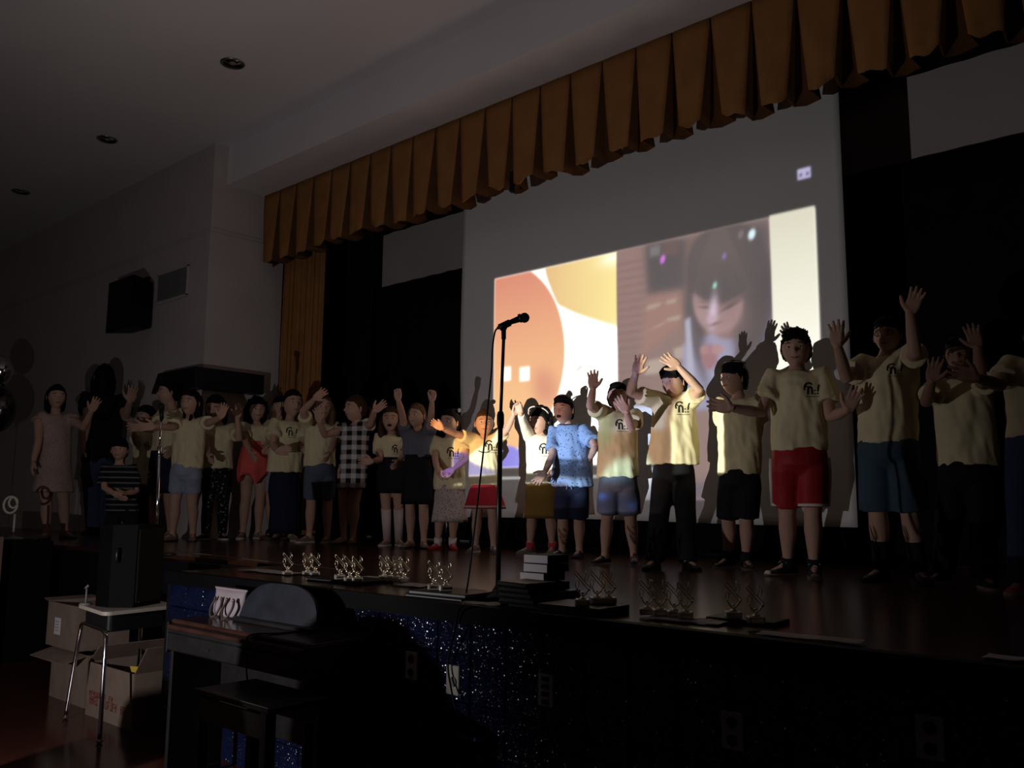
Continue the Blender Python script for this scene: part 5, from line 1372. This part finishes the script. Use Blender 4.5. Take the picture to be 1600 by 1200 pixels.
# loudspeaker on the desk
sb = c1 + u1 * .50 + u2 * .42; sb[2] = dz + .001
t = empty('loudspeaker', sb, 'black upright loudspeaker on the beige school desk', 'speaker', rz=rz_ + .35)
hS = .50
b = MB(); b.rings([np.array([(-.135, -.13, z), (.135, -.13, z), (.17, .02, z), (.12, .15, z), (-.12, .15, z), (-.17, .02, z)]) for z in (0, .02, hS - .02, hS)], True); build(b, 'cabinet', M['matte_black'], t)
b = MB(); b.bbox((0, -.134, hS / 2), (.25, .012, hS - .05), .004); build(b, 'grille', M['black_mesh'], t)
b = MB(); b.tube([(-.175, -.03, hS * .55), (-.185, -.03, hS * .58), (-.185, -.03, hS * .68), (-.175, -.03, hS * .71)], .010, 8); build(b, 'side_handle', M['black_metal'], t, smooth=True)
b = MB(); b.ell((-.10, -.142, .03), (.004, .003, .004), None, 8, 6); build(b, 'power_light', M['steel'], t)
# small bits beside the speaker
p = c1 + u1 * .05 + u2 * .80; p[2] = dz
b = MB(); b.tube([(0, 0, .0), (.0, 0, .012)], .035, 14); b.tube([(0, 0, .012), (0, 0, .10)], .006, 8); b.tube([(-.02, 0, .10), (.02, 0, .12)], .008, 8); tag(build(b, 'tape_dispenser', M['grey'], loc=p, smooth=True), 'small grey stand on the back corner of the school desk', 'stand')

def carton(name, label, x0, x1, y0, y1, z0, h, flaps=(), mats=None, text=False, hole=False):
    w, d = x1 - x0, y1 - y0; c = np.array([(x0 + x1) / 2, (y0 + y1) / 2, z0])
    t = empty(name, c, label, 'box')
    for nm, ctr_, size in (('front_wall', (0, -d / 2, h / 2), (w, .008, h)), ('back_wall', (0, d / 2, h / 2), (w, .008, h)), ('left_wall', (-w / 2, 0, h / 2), (.008, d, h)), ('right_wall', (w / 2, 0, h / 2), (.008, d, h)), ('bottom', (0, 0, .004), (w, d, .008))):
        b = MB(); b.box(ctr_, size); o = build(b, nm, M['card'], t)
        if text and nm == 'front_wall':
            for line, (z_, hh2, xs_) in enumerate(((h * .42, .030, (-.36, -.04, .06, .13)), (h * .30, .045, (-.36, .30)))):
                cu_ = bpy.data.curves.new('t', 'FONT'); cu_.body = 'KEEP DRY  KEEP' if False else ('FRAGILE' if line else 'HANDLE')
                bpy.data.curves.remove(cu_)
            rr_ = random.Random(7); b = MB()
            for z_, hh2, x_a, x_b in ((h * .43, .034, -.44, .10), (h * .30, .050, -.42, .43)):
                x = x_a
                while x < x_b:
                    lw = rr_.uniform(.028, .042)
                    if rr_.random() < .85:
                        b.box((x * w + .006, -d / 2 - .0045, z_), (.008, .0014, hh2)); kf = rr_.randrange(3)
                        if kf == 0: b.box((x * w + .014, -d / 2 - .0045, z_ + hh2 * .42), (.02, .0014, .008)); b.box((x * w + .014, -d / 2 - .0045, z_), (.016, .0014, .007))
                        elif kf == 1: b.box((x * w + .014, -d / 2 - .0045, z_ - hh2 * .42), (.02, .0014, .008)); b.box((x * w + .024, -d / 2 - .0045, z_), (.007, .0014, hh2))
                        else: b.box((x * w + .022, -d / 2 - .0045, z_), (.007, .0014, hh2)); b.box((x * w + .014, -d / 2 - .0045, z_ + .004), (.02, .0014, .007))
                    x += lw / w
            build(b, 'red_lettering', M['red_ink'], o)
    for side, ang, ln in flaps:
        b = MB(); ca, sa = math.cos(ang), math.sin(ang)
        if side in 'fb':
            s = -1 if side == 'f' else 1; P_ = [(-w / 2, s * d / 2, h), (w / 2, s * d / 2, h), (w / 2 - .01, s * (d / 2 + ln * ca), h + ln * sa), (-w / 2 + .01, s * (d / 2 + ln * ca), h + ln * sa)]
        else:
            s = -1 if side == 'l' else 1; P_ = [(s * w / 2, -d / 2, h), (s * w / 2, d / 2, h), (s * (w / 2 + ln * ca), d / 2 - .01, h + ln * sa), (s * (w / 2 + ln * ca), -d / 2 + .01, h + ln * sa)]
        b.add(P_, [(0, 1, 2, 3)]); me = b.mesh('flap', smooth=False); o = link('flap', me, M['card'], t); md = o.modifiers.new('th', 'SOLIDIFY'); md.thickness = .006; md.offset = 0
    return t, c, w, d, h
x0, x1 = onZ(133, 1114, FZ)[0] + .03, onZ(204, 1143, FZ)[0]; yb = 2.59
ct, cc, w, d, h = carton('cardboard_carton', 'open brown carton with red lettering under the school desk', x0, x1, yb, yb + .48, FZ, .33, (('f', -1.45, .02), ('b', 1.1, .2), ('r', .95, .2), ('l', 2.4, .16)), text=True)
p = cc + np.array([w * .30, -d * .30, h - .05])
b = MB(); b.box((0, 0, 0), (.10, .004, .16), rot=((1, 0, 0), (0, .9, -.43), (0, .43, .9)), rz=.4); tag(build(b, 'yellow_folder', M['yellow'], loc=p), 'yellow folder sticking out of the open carton', 'folder')
# stack at the left
Y_ = 2.62
a0, a1 = onY(72, 1006, Y_), onY(119, 1008, Y_); z_lo = a0[2]; w_ = a1[0] - a0[0]
lt, lc, w2, d2, h2 = carton('cardboard_carton', 'lower brown carton of the stack left of the desk, its flap folded out', a0[0] + .05, a1[0] + .12, Y_ + .03, Y_ + .40, FZ, a0[2] - FZ - .015, (('f', -.25, .16), ('r', -.1, .16)))
zt_ = onY(72, 938, Y_)[2]
ut, uc, w3, d3, h3 = carton('cardboard_carton', 'upper brown carton with a white label, on top of the stack left of the desk', a0[0], a1[0], Y_, Y_ + .36, a0[2], zt_ - a0[2], (('l', .1, .12), ('b', .3, .12), ('r', .5, .1)))
q = onY(91, 978, Y_) - uc
lb_ = MB(); lb_.box((q[0], -d3 / 2 - .005, q[2]), (.10, .002, .115)); lo_ = build(lb_, 'label', M['paper'], ut)
lb_ = MB()
for k in range(4): lb_.box((q[0] - .008, -d3 / 2 - .0065, q[2] + .03 - .02 * k), (.065 - .01 * (k % 2), .001, .005))
build(lb_, 'printed_lines', M['grey'], lo_)
p = onY(142, 1030, 2.75); b = MB(); b.bbox((0, 0, 0), (.26, .05, .18), .004, rz=.15); tag(build(b, 'paper_bag', M['paper'], loc=(p[0], 2.86, p[2])), 'white paper packet between the carton stack and the desk legs', 'packet') if False else None
pk = np.array([a1[0] + .36, 3.22, FZ]); b = MB()
b.loft([np.array([0, 0, z]) for z in (0, .05, .3, .44)], [.15, .17, .17, .16], [.07, .09, .07, .02], np.array([1., 0, 0]), np.array([0, 1., 0]), 20); tag(build(b, 'paper_bag', M['paper'], loc=pk, smooth=True), 'white paper bag behind the desk leg, next to the carton stack', 'bag')

# left edge: carton, wire stand, foil balloons, wall things
p = onY(3, 890, 2.76); carton('cardboard_carton', 'brown carton cut off by the left edge of the photo', p[0] - .5, p[0], 2.35, 2.75, FZ, onY(0, 848, 2.35)[2] - FZ)
q = onY(20, 843, 3.05)
b = MB(); b.bbox((0, 0, -.5 * (q[2] - FZ)), (1.0, .34, q[2] - FZ), .01); tag(build(b, 'equipment_case', M['matte_black'], loc=q), 'black equipment case at the left edge, the wire stand on top', 'case')
t = empty('wire_stand', q, 'small white wire stand with looped top at the left edge', 'stand')
k0 = np.linalg.norm(q - CAMP) / FPX
b = MB(); b.lathe([(.0, 0), (13 * k0, 0), (13 * k0, .012), (3 * k0, .03), (2 * k0, .04)], n=20); build(b, 'base', M['grey'], t, smooth=True)
b = MB(); b.tube([(0, 0, .03), (0, 0, 34 * k0)], 1.4 * k0, 8); build(b, 'stem', M['white_plastic'], t, smooth=True)
b = MB(); ax_ = norm([CAMP[0] - q[0], CAMP[1] - q[1], 0]); rx_ = np.array([-ax_[1], ax_[0], 0])
b.tube([rx_ * (-6 + 8 * math.cos(s)) * k0 + np.array([0, 0, (46 + 11 * math.sin(s)) * k0]) for s in np.linspace(0, 2 * PI, 25)], 1.7 * k0, 7); b.tube([rx_ * (-3 + 5 * math.cos(s)) * k0 + np.array([0, 0, (49 + 7 * math.sin(s)) * k0]) for s in np.linspace(0, 2 * PI, 20)], 1.5 * k0, 7); build(b, 'loop', M['white_plastic'], t, smooth=True)
def balloon(px, r_px, Y, mname, label):
    c = onY(px[0], px[1], Y); r = r_px * np.linalg.norm(c - CAMP) / FPX
    t = empty('foil_balloon', c, label, 'balloon', 'foil balloons at the left edge')
    b = MB(); b.ell((0, 0, 0), (r, r * .75, r), None, 40, 26); v = b.v[0]
    an = np.arctan2(v[:, 2], v[:, 0]); rad = np.sqrt(v[:, 0] ** 2 + v[:, 2] ** 2) / r; b.v[0] = v * (1 + .03 * np.cos(26 * an) * rad ** 5)[:, None]
    build(b, 'foil', M[mname], t, smooth=True)
    b = MB(); b.tube([(0, 0, -r * .97), (0, 0, -r * 1.12), (.02, 0, -r * 1.2)], [.02, .012, .03], 8); build(b, 'neck', M[mname], t, smooth=True)
    b = MB(); zb = -(c[2] - .02); b.tube(spline([(0, 0, -r * 1.15), (.03, 0, zb * .5), (0, 0, zb)], 8), .003, 5); build(b, 'ribbon', M['steel'], t)
balloon((-2, 580), 22, 4.0, 'foil', 'shiny silver foil balloon at the left edge, the upper one')
balloon((-4, 640), 30, 4.1, 'foil_dark', 'crumpled dark foil balloon at the left edge, the lower one')
# wall speaker and vent
a, c = onY(171, 434, 4.72), onY(204, 516, 4.72)
h_ = onY(186, 437, 4.72)[2] - onY(186, 515, 4.72)[2]; ctr = np.array([(a[0] + c[0]) / 2, 4.88, (onY(186, 437, 4.72)[2] + onY(186, 515, 4.72)[2]) / 2]); w_ = c[0] - a[0]
t = empty('wall_speaker', ctr, 'black loudspeaker mounted high on the left wall', 'speaker')
b = MB(); b.rings([np.array([(-w_ / 2, -.16, z), (w_ / 2, -.16, z), (w_ / 2 * .7, .13, z * .9), (-w_ / 2 * .7, .13, z * .9)]) for z in (-h_ / 2, -h_ / 2 + .02, h_ / 2 - .02, h_ / 2)], True); build(b, 'cabinet', M['black_plastic'], t)
b = MB(); b.bbox((0, -.165, 0), (w_ * .9, .012, h_ * .92), .004); build(b, 'grille', M['black_mesh'], t)
b = MB(); b.box((0, .12, h_ * .35), (.08, .14, .05)); b.box((0, .16, h_ * .5), (.12, .05, .16)); build(b, 'bracket', M['black_metal'], t)
a, c = onY(248, 425, 5.05), onY(292, 465, 5.05); w_ = c[0] - a[0]; ctr = np.array([(a[0] + c[0]) / 2, 5.045, (onY(270, 424, 5.05)[2] + onY(270, 466, 5.05)[2]) / 2]); h_ = .37
t = empty('wall_vent', ctr, 'grey louvred vent on the wall beside the black wall speaker', 'vent')
b = MB(); 
for s in (-1, 1): b.box((s * w_ / 2, 0, 0), (.03, .02, h_)); b.box((0, 0, s * h_ / 2), (w_ + .03, .02, .03))
build(b, 'vent_frame', M['wall'], t)
b = MB(); b.box((0, .008, 0), (w_, .004, h_)); build(b, 'backing', M['black_metal'], t)
sm_ = MB(); sm_.box((0, 0, 0), (w_ - .02, .004, .026), rot=((1, 0, 0), (0, .7, -.7), (0, .7, .7))); sme = sm_.mesh('slat', smooth=False); sme.materials.append(M['grey'])
for k in range(13):
    o = bpy.data.objects.new('slat', sme); COL.objects.link(o); o.parent = t; o.location = (0, -.002, -h_ / 2 + .03 + k * (h_ - .06) / 12)

# ------------------------------------------------------------------ two children of the audience, kneeling on the hall floor left of the camera (their shadows fall on the stage front and the carton)
def listener(x, y, ztop, label, hairkey, sc_):
    hm = .215 * sc_; H = np.array([x, y, ztop - hm * .56]); B = np.array([x, y - .05, FZ]); N_ = H - np.array([0, .03, hm * .62]); ax = np.array([1., 0, 0]); ay = np.array([0, 1., 0])
    b = MB(); hp = np.array([x, y - .10, FZ + .27])
    b.loft([hp - np.array([0, 0, .08]), hp, hp * .5 + N_ * .5, hp * .2 + N_ * .8, N_ * .96 + hp * .04, N_ + np.array([0, 0, .02])], np.array([.15, .16, .145, .16, .10, .05]) * sc_, np.array([.12, .13, .11, .10, .07, .05]) * sc_, ax, ay, 24)
    b.tube([N_, H - np.array([0, .02, hm * .3])], .048 * sc_, 12)
    for s in (-1, 1):
        k_ = np.array([x + s * .09 * sc_, y + .22 * sc_, FZ + .07]); f_ = np.array([x + s * .08 * sc_, y - .22 * sc_, FZ + .045])
        b.tube([hp + np.array([s * .07, 0, 0]), k_, k_ * .5 + f_ * .5, f_], np.array([.085, .06, .055, .04]) * sc_, 12)
        sh = N_ + np.array([s * .13, 0, -.05]) * sc_; el = sh + np.array([s * .015, .02, -.22]) * sc_; wr = el + np.array([-s * .05, .17, -.06]) * sc_
        b.tube([sh, sh * .5 + el * .5, el, wr], np.array([.048, .042, .036, .026]) * sc_, 12)
    me = remesh(b.mesh(), .011, 2); v, f = arrays(me); bpy.data.meshes.remove(me)
    b = MB(); b.add(v, f); HA = np.array([[-1., 0, 0], [0, 1., 0], [0, 0, 1.]]); b.add(HV * hm @ HA + H, HF)
    for s in (-1, 1):
        wr = N_ + np.array([s * .095, .19, -.33]) * sc_; hv, hf_ = HANDS['relaxed']
        b.add(hv * .14 * sc_ * np.array([1, s, 1]) @ np.array([[0, 1., 0], [1., 0, 0], [0, 0, -1.]]) + wr, hf_)
    me = b.mesh('person', B); o = link('person', me, M['skin'], None, B); tag(o, label, 'person', 'children in the audience')
    e = MB(); e.loft([H + np.array([0, -.02, hm * .58]), H + np.array([0, -.03, hm * .42]), H + np.array([0, -.04, 0]), H + np.array([0, -.06, -hm * .5]), H + np.array([0, -.08, -hm * .95])], np.array([.12, .34, .46, .50, .30]) * hm, np.array([.12, .36, .40, .28, .14]) * hm, ax, ay, 32); build(e, 'hair', M[hairkey], o, off=B, smooth=True)
    e = MB(); e.loft([hp - np.array([0, 0, .02]), hp + np.array([0, 0, .02]), hp * .5 + N_ * .5, hp * .2 + N_ * .8, N_ * .95 + hp * .05, N_], np.array([.165, .17, .155, .16, .11, .06]) * sc_, np.array([.145, .15, .13, .12, .085, .06]) * sc_, ax, ay, 28); build(e, 'sweater', M['navy'], o, off=B, smooth=True)
listener(-3.98, .74, -.022, 'dark-haired child kneeling on the hall floor just left of the camera, nearer the stage front', 'hair_dark', 1.0)
listener(-4.385, .72, -.135, 'smaller child kneeling on the hall floor left of the camera, farther from the stage', 'hair_brown', .9)
